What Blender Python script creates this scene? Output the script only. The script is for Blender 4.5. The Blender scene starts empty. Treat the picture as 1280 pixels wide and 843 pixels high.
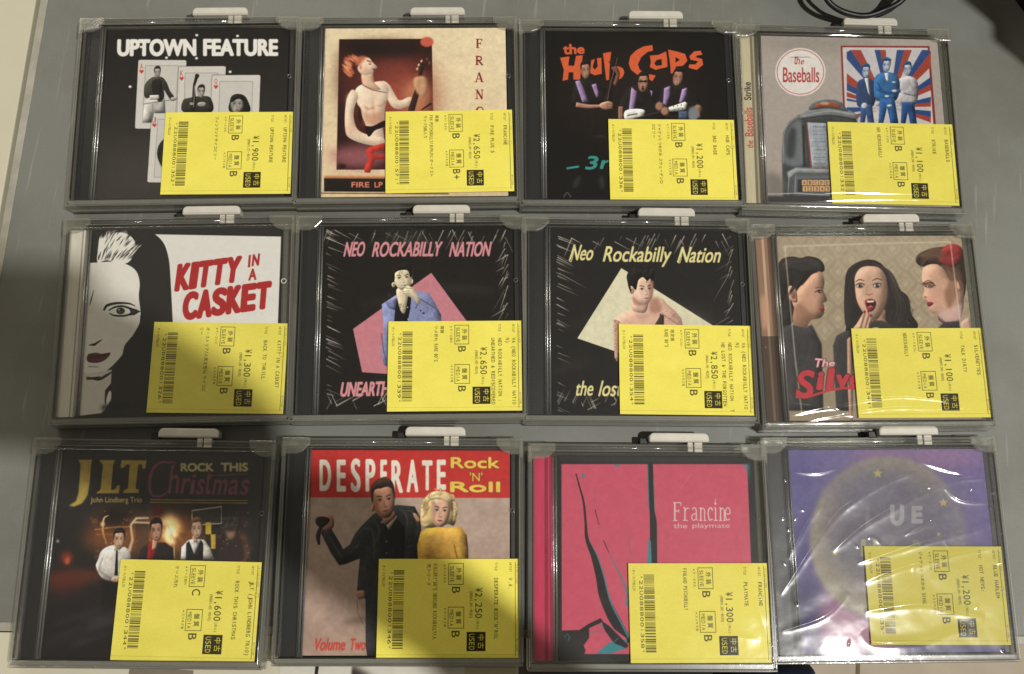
import bpy, bmesh, math, random
import numpy as np
from mathutils import Vector, Matrix
random.seed(7); RNG = np.random.default_rng(7)
S = bpy.context.scene
COL = S.collection
MM = 0.001

# ------------------------------------------------------------------ camera
CAM_F, CAM_TILT, CAM_ROLL, CAM_H = 1258.555, 0.223697, 0.091901, 633.409
_fw = np.array([0, math.sin(CAM_TILT), -math.cos(CAM_TILT)])
_u = np.array([0, math.cos(CAM_TILT), math.sin(CAM_TILT)]); _r = np.array([1.0, 0, 0])
_rt = _r*math.cos(CAM_ROLL) + _u*math.sin(CAM_ROLL)
_up = _u*math.cos(CAM_ROLL) - _r*math.sin(CAM_ROLL)
cd = bpy.data.cameras.new('camera'); cam = bpy.data.objects.new('camera', cd); COL.objects.link(cam)
cam.matrix_world = Matrix([[_rt[0], _up[0], -_fw[0], 0], [_rt[1], _up[1], -_fw[1], 0],
                           [_rt[2], _up[2], -_fw[2], CAM_H*MM], [0, 0, 0, 1]])
cd.sensor_width = 36; cd.lens = 36*CAM_F/1280; cd.clip_start = 0.005; cd.clip_end = 50
S.camera = cam

def at(x, y, z=0.0):
    """where the line of sight of a photograph pixel meets the height z (mm)"""
    x = np.asarray(x, float); y = np.asarray(y, float)
    d = _fw + _rt*((x-640)/CAM_F)[..., None] - _up*((y-421.5)/CAM_F)[..., None]
    return np.array([0, 0, CAM_H]) + d*((z-CAM_H)/d[..., 2])[..., None]

# ------------------------------------------------------------------ world and lamps
w = bpy.data.worlds.new('World'); S.world = w; w.use_nodes = True
w.node_tree.nodes['Background'].inputs[0].default_value = (1.0, 0.90, 0.70, 1)
w.node_tree.nodes['Background'].inputs[1].default_value = 0.20
def lamp(name, kind, loc, energy, color, size, rot=None):
    l = bpy.data.lights.new(name, kind); o = bpy.data.objects.new(name, l); COL.objects.link(o)
    o.location = loc; l.energy = energy; l.color = color
    if kind == 'POINT': l.shadow_soft_size = size
    else:
        l.shape = 'RECTANGLE'; l.size, l.size_y = size
        o.rotation_euler = (Vector((0, 0.1, 0)) - Vector(loc)).to_track_quat('-Z', 'Y').to_euler()
    return o
LAMP = (1.32, -0.41, 3.1)
lamp('ceiling_spot_lamp', 'POINT', LAMP, 392, (1.0, 0.975, 0.925), 0.045)
lamp('added_fill_light', 'AREA', (-0.95, 1.6, 1.6), 9, (1.0, 0.93, 0.80), (1.2, 0.3))  # soft fill added to brighten the upper left, not a known fitting
S.view_settings.view_transform = 'Standard'; S.view_settings.look = 'None'
S.view_settings.exposure = 0.0; S.view_settings.gamma = 1
S.cycles.max_bounces = 12; S.cycles.transparent_max_bounces = 40
S.cycles.diffuse_bounces = 3; S.cycles.glossy_bounces = 4
S.cycles.caustics_reflective = False; S.cycles.caustics_refractive = False
S.cycles.sample_clamp_indirect = 4.0
try:
    S.cycles.use_denoising = True; S.cycles.denoiser = 'OPENIMAGEDENOISE'
except Exception: pass

# ------------------------------------------------------------------ helpers: meshes, materials
def lin(c):
    c = np.asarray(c, float)
    return np.where(c <= 0.04045, c/12.92, ((c+0.055)/1.055)**2.4)
def rgb(r, g, b): return tuple(lin(np.array([r, g, b])/255.0)) + (1,)

class MB:
    def __init__(s): s.bm = bmesh.new(); s.mi = 0
    def box(s, x0, x1, y0, y1, z0, z1, bevel=0, seg=2):
        r = bmesh.ops.create_cube(s.bm, size=1)
        for v in r['verts']:
            v.co = Vector(((x0+x1)/2+v.co.x*(x1-x0), (y0+y1)/2+v.co.y*(y1-y0), (z0+z1)/2+v.co.z*(z1-z0)))
        if bevel:
            es = list({e for v in r['verts'] for e in v.link_edges})
            bmesh.ops.bevel(s.bm, geom=es, offset=bevel, segments=seg, profile=0.5, affect='EDGES')
        return s
    def prism(s, pts, z0, z1, bevel=0, seg=2):
        lo = [s.bm.verts.new((p[0], p[1], z0)) for p in pts]; hi = [s.bm.verts.new((p[0], p[1], z1)) for p in pts]
        n = len(pts); fs = [s.bm.faces.new(lo[::-1]), s.bm.faces.new(hi)]
        for i in range(n): fs.append(s.bm.faces.new((lo[i], lo[(i+1) % n], hi[(i+1) % n], hi[i])))
        bmesh.ops.recalc_face_normals(s.bm, faces=fs)
        if bevel:
            es = list(set(fs[1].edges))
            bmesh.ops.bevel(s.bm, geom=es, offset=bevel, segments=seg, profile=0.5, affect='EDGES')
        return s
    def tube(s, path, r, n=10, closed=False):
        path = [Vector(p) for p in path]; rings = []; m = len(path)
        rr = r if hasattr(r, '__len__') else [r]*m
        nrm = None
        for i, p in enumerate(path):
            a = path[i-1] if (i or closed) else p; b = path[(i+1) % m] if (i < m-1 or closed) else p
            t = (b-a).normalized()
            if nrm is None:
                nrm = t.orthogonal().normalized()
            nrm = (nrm - t*nrm.dot(t)).normalized(); bi = t.cross(nrm)
            rings.append([s.bm.verts.new(p + (nrm*math.cos(2*math.pi*k/n)+bi*math.sin(2*math.pi*k/n))*rr[i]) for k in range(n)])
        for i in range(m if closed else m-1):
            A, B = rings[i], rings[(i+1) % m]
            for k in range(n): s.bm.faces.new((A[k], A[(k+1) % n], B[(k+1) % n], B[k]))
        if not closed:
            s.bm.faces.new(rings[0][::-1]); s.bm.faces.new(rings[-1])
        return s
    def mesh(s, name, mat, smooth=False):
        me = bpy.data.meshes.new(name)
        bmesh.ops.scale(s.bm, vec=(MM, MM, MM), verts=s.bm.verts)
        bmesh.ops.recalc_face_normals(s.bm, faces=s.bm.faces)
        s.bm.to_mesh(me); s.bm.free()
        me.materials.append(mat)
        if smooth: me.polygons.foreach_set('use_smooth', [True]*len(me.polygons))
        return me
def link(name, me, parent=None, loc=None, rot=None):
    o = bpy.data.objects.new(name, me); COL.objects.link(o)
    if parent: o.parent = parent
    if loc is not None: o.location = [c*MM for c in loc]
    if rot is not None: o.rotation_euler = rot
    return o
def tag(o, label=None, cat=None, group=None, kind=None):
    if label: o['label'] = label
    if cat: o['category'] = cat
    if group: o['group'] = group
    if kind: o['kind'] = kind
    return o

class NT:
    def __init__(s, name):
        s.m = bpy.data.materials.new(name); s.m.use_nodes = True; s.t = s.m.node_tree; s.t.nodes.clear()
        s.out = s.n('ShaderNodeOutputMaterial')
    def n(s, typ, **kw):
        nd = s.t.nodes.new(typ)
        for k, v in kw.items():
            if k.startswith('_'): setattr(nd, k[1:], v)
            else:
                key = int(k[1:]) if k[0] == 'i' and k[1:].isdigit() else k.replace('__', ' ')
                nd.inputs[key].default_value = v
        return nd
    def l(s, a, b): s.t.links.new(a, b)
    def noise(s, scale, detail=4, rough=0.6, coord='Object'):
        tc = s.n('ShaderNodeTexCoord'); nz = s.n('ShaderNodeTexNoise', Scale=scale, Detail=detail, Roughness=rough)
        s.l(tc.outputs[coord], nz.inputs['Vector']); return nz
    def ramp(s, fac, stops):
        r = s.n('ShaderNodeValToRGB'); e = r.color_ramp.elements
        e[0].position, e[0].color = stops[0]; e[1].position, e[1].color = stops[-1]
        for p, c in stops[1:-1]:
            q = e.new(p); q.color = c
        s.l(fac, r.inputs[0]); return r

def solid(name, c0, c1=None, scale=200, rough=0.5, bump=0.0, bscale=None, metal=0, spec=0.5, detail=4, wear=False):
    a = NT(name); p = a.n('ShaderNodeBsdfPrincipled', Roughness=rough, Metallic=metal)
    p.inputs['Specular IOR Level'].default_value = spec
    nz = a.noise(scale, detail)
    r = a.ramp(nz.outputs['Fac'], [(0.3, c0), (0.7, c1 or c0)])
    if wear:                                   # broad stains and fine scratches
        big = a.noise(7, 6, .65); rb = a.ramp(big.outputs['Fac'], [(.36, (.76, .74, .70, 1)), (.58, (1.04, 1.04, 1.04, 1))])
        tc = a.n('ShaderNodeTexCoord'); mp = a.n('ShaderNodeMapping'); mp.inputs['Scale'].default_value = (260, 14, 1); mp.inputs['Rotation'].default_value = (0, 0, .7)
        sc_ = a.n('ShaderNodeTexNoise', Scale=1.0, Detail=2.0); a.l(tc.outputs['Object'], mp.inputs['Vector']); a.l(mp.outputs[0], sc_.inputs['Vector'])
        rs = a.ramp(sc_.outputs['Fac'], [(.66, (1, 1, 1, 1)), (.70, (1.3, 1.3, 1.27, 1))])
        m1 = a.n('ShaderNodeMixRGB', _blend_type='MULTIPLY', Fac=1.0); m2 = a.n('ShaderNodeMixRGB', _blend_type='MULTIPLY', Fac=1.0)
        a.l(r.outputs[0], m1.inputs[1]); a.l(rb.outputs[0], m1.inputs[2]); a.l(m1.outputs[0], m2.inputs[1]); a.l(rs.outputs[0], m2.inputs[2]); a.l(m2.outputs[0], p.inputs['Base Color'])
    else: a.l(r.outputs[0], p.inputs['Base Color'])
    if bump:
        b = a.n('ShaderNodeBump', Strength=bump, Distance=0.0005)
        nb = a.noise(bscale or scale, 6); a.l(nb.outputs['Fac'], b.inputs['Height']); a.l(b.outputs[0], p.inputs['Normal'])
    a.l(p.outputs[0], a.out.inputs[0]); return a.m

def clear(name, tint, haze=0.08, hazecol=(0.5, 0.5, 0.45, 1), rough=0.06, ior=1.5, bump=0.0, bscale=60, gain=1.0, wide=0, wmix=0.45):
    """thin clear plastic: tinted see-through body, a little haze, a glossy skin"""
    a = NT(name)
    t = a.n('ShaderNodeBsdfTransparent', Color=tint); d = a.n('ShaderNodeBsdfDiffuse', Color=hazecol)
    g = a.n('ShaderNodeBsdfGlossy', Roughness=rough)
    # reflectance of a thin sheet, the same from both of its sides (Schlick)
    ge = a.n('ShaderNodeNewGeometry'); dt = a.n('ShaderNodeVectorMath', _operation='DOT_PRODUCT'); a.l(ge.outputs['Incoming'], dt.inputs[0]); a.l(ge.outputs['Normal'], dt.inputs[1])
    ab = a.n('ShaderNodeMath', _operation='ABSOLUTE'); a.l(dt.outputs['Value'], ab.inputs[0])
    om = a.n('ShaderNodeMath', _operation='SUBTRACT', i0=1.0); a.l(ab.outputs[0], om.inputs[1])
    pw = a.n('ShaderNodeMath', _operation='POWER', i1=5.0); a.l(om.outputs[0], pw.inputs[0])
    r0 = ((ior-1)/(ior+1))**2
    f = a.n('ShaderNodeMath', _operation='MULTIPLY_ADD', i1=1-r0, i2=r0); a.l(pw.outputs[0], f.inputs[0])
    m1 = a.n('ShaderNodeMixShader', Fac=haze); m2 = a.n('ShaderNodeMixShader')
    nz = a.noise(35, 5); mr = a.n('ShaderNodeMapRange'); mr.inputs['To Min'].default_value = haze*0.6; mr.inputs['To Max'].default_value = haze*1.5
    a.l(nz.outputs['Fac'], mr.inputs['Value']); a.l(mr.outputs[0], m1.inputs[0])
    a.l(t.outputs[0], m1.inputs[1]); a.l(d.outputs[0], m1.inputs[2])
    mul = a.n('ShaderNodeMath', _operation='MULTIPLY', i1=gain); a.l(f.outputs[0], mul.inputs[0]); mul.use_clamp = True
    a.l(mul.outputs[0], m2.inputs[0]); a.l(m1.outputs[0], m2.inputs[1])
    if wide:                                  # a second, softer lobe
        g2 = a.n('ShaderNodeBsdfGlossy', Roughness=wide); m3 = a.n('ShaderNodeMixShader', Fac=wmix)
        a.l(g.outputs[0], m3.inputs[1]); a.l(g2.outputs[0], m3.inputs[2]); a.l(m3.outputs[0], m2.inputs[2])
    else: a.l(g.outputs[0], m2.inputs[2])
    if bump:
        b = a.n('ShaderNodeBump', Strength=bump, Distance=0.0006)
        nb = a.noise(bscale, 4); a.l(nb.outputs['Fac'], b.inputs['Height'])
        a.l(b.outputs[0], g.inputs['Normal'])
    a.l(m2.outputs[0], a.out.inputs[0]); return a.m

# ------------------------------------------------------------------ flat print: a small painter for the sleeves and stickers
CASES = [  # x, y (mm), turn, sticker x, y, turn
 (-223.6009, 274.16672, 0.1128, 23.747, -30.22682, -0.00877), (-78.03208, 289.3452, 0.10629, 22.74526, -29.69631, 0.01006),
 (69.3744, 301.74621, 0.09317, 22.54335, -33.5004, -0.00198), (215.07025, 311.81626, 0.07472, 23.48162, -31.31962, 0.00128),
 (-207.54366, 133.06627, 0.11164, 23.44131, -31.46694, -0.02953), (-60.78406, 148.28862, 0.10207, 23.64104, -31.44896, -0.00134),
 (84.02913, 160.5339, 0.08549, 24.18806, -32.21847, -0.00479), (231.88979, 170.54265, 0.10033, 24.52246, -30.64881, -0.00195),
 (-201.3917, -10.81984, 0.07887, 22.25144, -33.2011, -0.01117), (-50.28939, 4.02163, 0.08833, 24.49308, -33.56228, 0.00196),
 (99.90715, 14.07547, 0.08441, 24.05522, -32.59424, 0.00655), (243.60588, 31.63389, 0.09835, 22.82467, -27.5137, -0.01123)]
Z_PRINT = 11.6

_gl = {}
def outline(txt):
    """outlines of a string set in Blender's built-in face, em units"""
    if txt in _gl: return _gl[txt]
    c = bpy.data.curves.new('t', 'FONT'); c.body = txt; c.size = 1
    o = bpy.data.objects.new('t', c); COL.objects.link(o)
    dg = bpy.context.evaluated_depsgraph_get()
    cv = o.to_curve(dg); res = []
    for sp in cv.splines:
        bp = sp.bezier_points; n = len(bp)
        if n < 2: continue
        co = np.array([b.co[:2] for b in bp]); hr = np.array([b.handle_right[:2] for b in bp]); hl = np.array([b.handle_left[:2] for b in bp])
        t = np.linspace(0, 1, 5, endpoint=False)[None, :, None]
        nx = np.roll(co, -1, 0)[:, None]; c0 = co[:, None]; h0 = hr[:, None]; h1 = np.roll(hl, -1, 0)[:, None]
        res.append(((1-t)**3*c0+3*(1-t)**2*t*h0+3*(1-t)*t*t*h1+t**3*nx).reshape(-1, 2))
    o.to_curve_clear(); bpy.data.objects.remove(o); bpy.data.curves.remove(c)
    _gl[txt] = res; return res

def coverage(polys, W, H, SS=3):
    """anti-aliased area of closed outlines; returns (x0, y0, alpha)"""
    allp = np.concatenate(polys)
    x0 = max(0, int(allp[:, 0].min())-1); x1 = min(W, int(allp[:, 0].max())+2)
    y0 = max(0, int(allp[:, 1].min())-1); y1 = min(H, int(allp[:, 1].max())+2)
    if x1 <= x0 or y1 <= y0: return None
    w_, h_ = x1-x0, y1-y0
    P = np.concatenate(polys); Q = np.concatenate([np.roll(p, -1, 0) for p in polys])
    P = P-(x0, y0); Q = Q-(x0, y0)
    ya, yb = P[:, 1]*SS-0.5, Q[:, 1]*SS-0.5
    sg = np.where(yb > ya, 1.0, -1.0)
    lo = np.clip(np.ceil(np.minimum(ya, yb)), 0, h_*SS).astype(int); hi = np.clip(np.ceil(np.maximum(ya, yb)), 0, h_*SS).astype(int)
    cnt = hi-lo; k = cnt > 0
    if not k.any(): return x0, y0, np.zeros((h_, w_))
    P, Q, ya, yb, sg, lo, cnt = P[k], Q[k], ya[k], yb[k], sg[k], lo[k], cnt[k]
    idx = np.repeat(np.arange(len(cnt)), cnt); off = np.arange(cnt.sum())-np.repeat(np.cumsum(cnt)-cnt, cnt)
    row = lo[idx]+off; tt = (row-ya[idx])/(yb[idx]-ya[idx])
    x = np.clip(P[idx, 0]+(Q[idx, 0]-P[idx, 0])*tt, 0, w_); xi = np.minimum(x.astype(int), w_-1); fr = x-xi
    acc = np.zeros((h_*SS, w_+2))
    np.add.at(acc, (row, xi), sg[idx]*(1-fr)); np.add.at(acc, (row, xi+1), sg[idx]*fr)
    a = np.minimum(np.abs(np.cumsum(acc, 1)[:, :w_]), 1)
    return x0, y0, a.reshape(h_, SS, w_).mean(1)

def gblur(a, s):
    r = max(1, int(s*2.5)); k = np.exp(-0.5*(np.arange(-r, r+1)/max(s, 0.3))**2); k /= k.sum()
    for ax in (0, 1):
        b = np.zeros_like(a); pad = [(0, 0)]*a.ndim; pad[ax] = (r, r); q = np.pad(a, pad)
        n = a.shape[ax]
        for i, kv in enumerate(k):
            sl = [slice(None)]*a.ndim; sl[ax] = slice(i, i+n); b += kv*q[tuple(sl)]
        a = b
    return a
def smooth(p, closed=True, n=6):
    p = np.asarray(p, float)
    if not closed: p = np.vstack([2*p[0]-p[1], p, 2*p[-1]-p[-2]])
    m = len(p); out = []
    rng = range(m) if closed else range(1, m-2)
    t = np.linspace(0, 1, n, endpoint=False)[:, None]
    for i in rng:
        a, b, c, d = p[(i-1) % m], p[i % m], p[(i+1) % m], p[(i+2) % m]
        out.append(0.5*((2*b)+(-a+c)*t+(2*a-5*b+4*c-d)*t*t+(-a+3*b-3*c+d)*t**3))
    if not closed: out.append(p[-2][None])
    return np.concatenate(out)
def area2(p): return np.sum(p[:, 0]*np.roll(p[:, 1], -1)-np.roll(p[:, 0], -1)*p[:, 1])
def fnoise(h, w_, cells, seed, oct_=4):
    r = np.random.default_rng(seed); out = np.zeros((h, w_)); amp = 1; tot = 0
    for o in range(oct_):
        c = cells*2**o; g = r.random((c+2, c+2))
        ys = np.linspace(0, c, h); xs = np.linspace(0, c, w_)
        yi = ys.astype(int); xi = xs.astype(int); fy = (ys-yi)[:, None]; fx = (xs-xi)[None]
        fy = fy*fy*(3-2*fy); fx = fx*fx*(3-2*fx)
        out += amp*((g[yi][:, xi]*(1-fx)+g[yi][:, xi+1]*fx)*(1-fy)+(g[yi+1][:, xi]*(1-fx)+g[yi+1][:, xi+1]*fx)*fy)
        tot += amp; amp *= 0.55
    return out/tot

class Img:
    def __init__(s, W, H, base):
        s.W, s.H = W, H; s.vol = 0; s.seed_ = 300; s.a = np.ones((H, W, 3))*np.array(base)/255.0; s.k = 1.0
        s.T = lambda p: np.asarray(p, float)
    def _put(s, cov, col, alpha, mode):
        x0, y0, m = cov; h, w_ = m.shape; R = s.a[y0:y0+h, x0:x0+w_]; m = (m*alpha)[..., None]
        if isinstance(col, tuple) and len(col) == 2:          # colour that varies inside the outline
            (bx, by, bm), cc = col; full = np.zeros((h, w_, 3)); yi = np.clip(np.arange(h)+y0-by, 0, cc.shape[0]-1); xi = np.clip(np.arange(w_)+x0-bx, 0, cc.shape[1]-1)
            c = cc[yi][:, xi]/255.0
        else: c = np.array(col)/255.0
        R[:] = R*(1-m)+c*m if mode == 'n' else (R+c*m if mode == 'add' else R*(1-m*(1-c)))
    def _blur(s, cov, px):
        if cov is None: return None
        if px < 0.35: return cov
        x0, y0, m = cov; r = int(px*2.5)+1
        m = np.pad(m, r); m = gblur(m, px); x0 -= r; y0 -= r
        cx, cy = max(0, -x0), max(0, -y0); m = m[cy:, cx:]; x0 += cx; y0 += cy
        m = m[:max(0, s.H-y0), :max(0, s.W-x0)]
        return (x0, y0, m) if m.size else None
    def poly(s, pts, col, blur=0, alpha=1, mode='n', sm=False, holes=(), dil=0):
        ps = [smooth(pts) if sm else np.asarray(pts, float)]
        for h in holes:
            h = smooth(h) if sm else np.asarray(h, float)
            if area2(h)*area2(ps[0]) > 0: h = h[::-1]
            ps.append(h)
        c = coverage([s.T(p) for p in ps], s.W, s.H)
        if c is None: return
        if s.vol and mode == 'n' and blur*s.k < 3 and alpha > .85 and 14 < min(c[2].shape) and max(c[2].shape) < s.W*.75: col = s._round(c, col)
        c = s._blur(c, blur*s.k)
        if c is not None: s._put(c, col, alpha, mode)
    def _round(s, c, col):
        """tones of a photographed body: soft turning edges, folds and grain instead of one flat colour"""
        x0, y0, m = c; h, w_ = m.shape; r = min(13, max(2.5, min(h, w_)*.11)); d = max(1, int(r*.8))
        P = np.pad(m, int(r*2.6)+d+1); B = gblur(P, r); k = int(r*2.6)+d+1
        L = (np.roll(np.roll(B, d, 0), d, 1)-np.roll(np.roll(B, -d, 0), -d, 1))[k:k+h, k:k+w_]; I = B[k:k+h, k:k+w_]
        s.seed_ += 1; yy, xx = np.mgrid[0:h, 0:w_]
        n1 = fnoise(h, w_, max(2, int(max(h, w_)/22)), s.seed_, 3)-.5; n2 = fnoise(h, w_, max(3, int(max(h, w_)/9)), s.seed_+500, 2)-.5
        fold = np.sin((xx*.8+yy*.35)/7.5+n1*14)
        q = np.array(col, float); skin = .28 if (q[0] > 150 and q[0] > q[1] > q[2] and 18 < q[0]-q[2] < 120) else 1
        t = 1-s.vol*(.42*(1-I)+.75*L)+s.vol*skin*(.34*n1+.20*n2+.045*fold)
        rr = int(r*2.5)+1
        return (c, np.clip(np.array(col)/255.0*np.clip(t, .3, 1.45)[..., None]*255, 0, 255))
    def ell(s, cx, cy, rx, ry, col, blur=0, rot=0, alpha=1, mode='n'):
        t = np.linspace(0, 2*math.pi, 28, endpoint=False); c, sn = math.cos(rot), math.sin(rot)
        x, y = rx*np.cos(t), ry*np.sin(t)
        s.poly(np.stack([cx+x*c-y*sn, cy+x*sn+y*c], 1), col, blur, alpha, mode)
    def line(s, pts, wd, col, blur=0, alpha=1, mode='n', sm=False):
        p = np.asarray(pts, float)
        if sm and len(p) > 2: p = smooth(p, False)
        n = len(p); ws = np.interp(np.linspace(0, 1, n), np.linspace(0, 1, len(wd)), wd) if hasattr(wd, '__len__') else np.full(n, wd)
        d = np.gradient(p, axis=0); d /= np.maximum(np.linalg.norm(d, axis=1), 1e-9)[:, None]; nr = np.stack([-d[:, 1], d[:, 0]], 1)*ws[:, None]/2
        s.poly(np.concatenate([p+nr, (p-nr)[::-1]]), col, blur, alpha, mode)
    def text(s, txt, quad, col, bold=0, alpha=1, blur=0, mode='n', ital=0, edge=None):
        """quad: TL TR BR BL of the letters' own box, or x0 y0 x1 y1"""
        if np.ndim(quad) == 1: x0, y0, x1, y1 = quad; quad = [(x0, y0), (x1, y0), (x1, y1), (x0, y1)]
        q = np.asarray(quad, float); ol = outline(txt)
        if bold:
            ex = (q[1]-q[0])/max(np.linalg.norm(q[1]-q[0]), 1e-6); ey = (q[3]-q[0])/max(np.linalg.norm(q[3]-q[0]), 1e-6)
            q = q+bold*.8*np.array([ex+ey, -ex+ey, -ex-ey, ex-ey])
        if not ol: return
        A = np.concatenate(ol); lo, hi = A.min(0), A.max(0); ps = []
        for p in ol:
            u = (p-lo)/(hi-lo); v = 1-u[:, 1:]; x = u[:, :1]+ital*(1-v)-ital/2
            ps.append(s.T(q[0]*(1-x)*(1-v)+q[1]*x*(1-v)+q[2]*x*v+q[3]*(1-x)*v))
        c = coverage(ps, s.W, s.H)
        if c is None: return
        def dil(c, r):
            x0, y0, m = c; R = int(math.ceil(r)); m = np.pad(m, R+1); out = m.copy()
            for dx in range(-R, R+1):
                for dy in range(-R, R+1):
                    d = math.hypot(dx, dy)
                    if d <= r+0.5 and (dx or dy): out = np.maximum(out, np.roll(np.roll(m, dx, 1), dy, 0)*min(1, r+0.5-d if d > r-0.5 else 1))
            x0 -= R+1; y0 -= R+1; cx, cy = max(0, -x0), max(0, -y0)
            return (x0+cx, y0+cy, out[cy:, cx:][:s.H-y0-cy, :s.W-x0-cx])
        if edge: s._put(dil(c, edge[1]*s.k+bold*s.k), edge[0], 1, 'n')
        if bold: c = dil(c, bold*s.k)
        if blur: c = s._blur(c, blur*s.k)
        s._put(c, col, alpha, mode)
    def grain(s, amt, seed=1, cells=40):
        n = fnoise(s.H, s.W, cells, seed, 3)-0.5; s.a += (n*amt)[..., None]*(0.4+s.a)
        s.a += np.random.default_rng(seed).normal(0, amt*0.12, s.a.shape[:2])[..., None]
    def finish(s, sat=.86, soft=.9, photo=0.0, seed=3):
        if photo: s.a *= 1+((fnoise(s.H, s.W, 60, seed, 3)-.5)*photo)[..., None]
        if soft: s.a = np.pad(s.a, ((6, 6), (6, 6), (0, 0)), mode='edge'); s.a = gblur(s.a, soft)[6:-6, 6:-6]
        g = s.a.mean(2, keepdims=True); s.a = g+(s.a-g)*sat; return s
    def image(s, name):
        im = bpy.data.images.new(name, s.W, s.H); px = np.ones((s.H, s.W, 4), np.float32)
        px[..., :3] = np.clip(s.a, 0, 1)[::-1]; im.pixels.foreach_set(px.ravel()); im.update(); return im

RES = 5.4   # px per mm
class Sleeve(Img):
    """a 122 x 121 mm sleeve front; pictures are drawn in the enlarged view they were measured in"""
    def __init__(s, k, base):
        super().__init__(int(122*RES), int(121*RES), base); s.case = CASES[k-1]
    def view(s, x0, y0, sc):
        X, Y, th = s.case[:3]; c, sn = math.cos(th), math.sin(th)
        def T(p):
            p = np.asarray(p, float); q = at(x0+p[:, 0]/sc, y0+p[:, 1]/sc, Z_PRINT)
            dx, dy = q[:, 0]-X, q[:, 1]-Y
            return np.stack([(dx*c+dy*sn+61)*RES, (60.5-(-dx*sn+dy*c))*RES], 1)
        s.T = T; a, b = T(np.array([[100, 100], [200, 200]])); s.k = np.linalg.norm(b-a)/141.4
        return s
    def bg(s, c0, c1, axis=0):
        t = np.linspace(0, 1, s.a.shape[axis]); t = t[:, None, None] if axis == 0 else t[None, :, None]
        s.a[:] = (np.array(c0)*(1-t)+np.array(c1)*t)/255.0

def head(a, cx, cy, w_, h, skin, shade=None, tilt=0.0, look=0.0, mouth=(120, 50, 45), dark=(40, 30, 26), open_=0, light=1, hair=None):
    """a small printed face: w_ x h, look -1..1 turns it"""
    c, sn = math.cos(tilt), math.sin(tilt)
    P = lambda pts: [(cx+x*w_*c-y*h*sn, cy+x*w_*sn+y*h*c) for x, y in pts]
    sk = np.array(skin); sd = np.array(shade if shade is not None else sk*0.72)
    a.poly(P([(-.36, -.5), (0, -.56), (.36, -.5), (.48, -.15), (.44, .14), (.33, .36), (.14, .5), (-.14, .5), (-.33, .36), (-.44, .14), (-.48, -.15)]), skin, sm=True, blur=w_*.01)
    a.poly(P([(-light*.5, -.4), (-light*.22, -.2), (-light*.26, .25), (-light*.05, .5), (-light*.3, .42), (-light*.46, .1)]), sd, blur=w_*.05, alpha=.75, sm=True)
    l = look*.1
    for sx in (-1, 1):
        ex = sx*.2+l; e = 1-abs(look)*.25*(1 if sx*look > 0 else 0)
        a.poly(P([(ex-.13*e, -.08), (ex, -.14), (ex+.13*e, -.08), (ex, -.01)]), sd, blur=w_*.02, alpha=.7)
        a.line(P([(ex-.12*e, -.17+.02*sx), (ex, -.2), (ex+.12*e, -.17-.02*sx)]), h*.035, dark, alpha=.85, blur=w_*.008)
        a.poly(P([(ex-.09*e, -.07), (ex, -.105), (ex+.09*e, -.07), (ex, -.045)]), (225, 215, 205), alpha=.55)
        a.poly(P([(ex-.045, -.1), (ex+.04, -.1), (ex+.035, -.045), (ex-.035, -.045)]), dark, blur=w_*.005)
        a.line(P([(ex-.1*e, -.08), (ex, -.11), (ex+.1*e, -.075)]), h*.02, dark, alpha=.9)
    a.line(P([(l*1.2-.03, -.05), (l*1.5-.05*light, .12)]), h*.03, sd, blur=w_*.02, alpha=.8)
    a.line(P([(l*1.4-.08, .15), (l*1.4, .17), (l*1.4+.08, .15)]), h*.025, dark, blur=w_*.01, alpha=.55)
    if open_:
        a.ell(*P([(l*1.3, .3)])[0], w_*.14, h*.1*open_, mouth, rot=tilt); a.ell(*P([(l*1.3, .3)])[0], w_*.09, h*.06*open_, (30, 12, 12), rot=tilt)
        a.line(P([(l*1.3-.06, .26), (l*1.3+.06, .26)]), h*.025, (230, 220, 210))
    else:
        a.poly(P([(l*1.3-.15, .29), (l*1.3-.04, .265), (l*1.3, .275), (l*1.3+.04, .265), (l*1.3+.15, .29), (l*1.3, .335)]), mouth, blur=w_*.008)
        a.line(P([(l*1.3-.15, .29), (l*1.3+.15, .29)]), h*.014, dark, alpha=.7)
    if hair is not None:
        a.poly(P([(-.49, .0), (-.53, -.3), (-.46, -.55), (-.2, -.72), (.15, -.78), (.42, -.66), (.53, -.42), (.5, -.02), (.45, -.22), (.4, -.4), (.2, -.47), (-.05, -.44), (-.28, -.43), (-.4, -.33), (-.44, -.18)]), hair, sm=True, blur=w_*.012)
        hi = np.clip(np.array(hair)*1.2+34, 0, 255)
        for k in range(5): a.line(P([(-.34+.14*k, -.46), (-.28+.14*k, -.62), (-.12+.13*k, -.70)]), h*.018, hi, alpha=.45, blur=w_*.01, sm=True)
    a.line(P([(l-.1, .39), (l+.1, .39)]), h*.03, sd, blur=w_*.02, alpha=.5)

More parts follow.
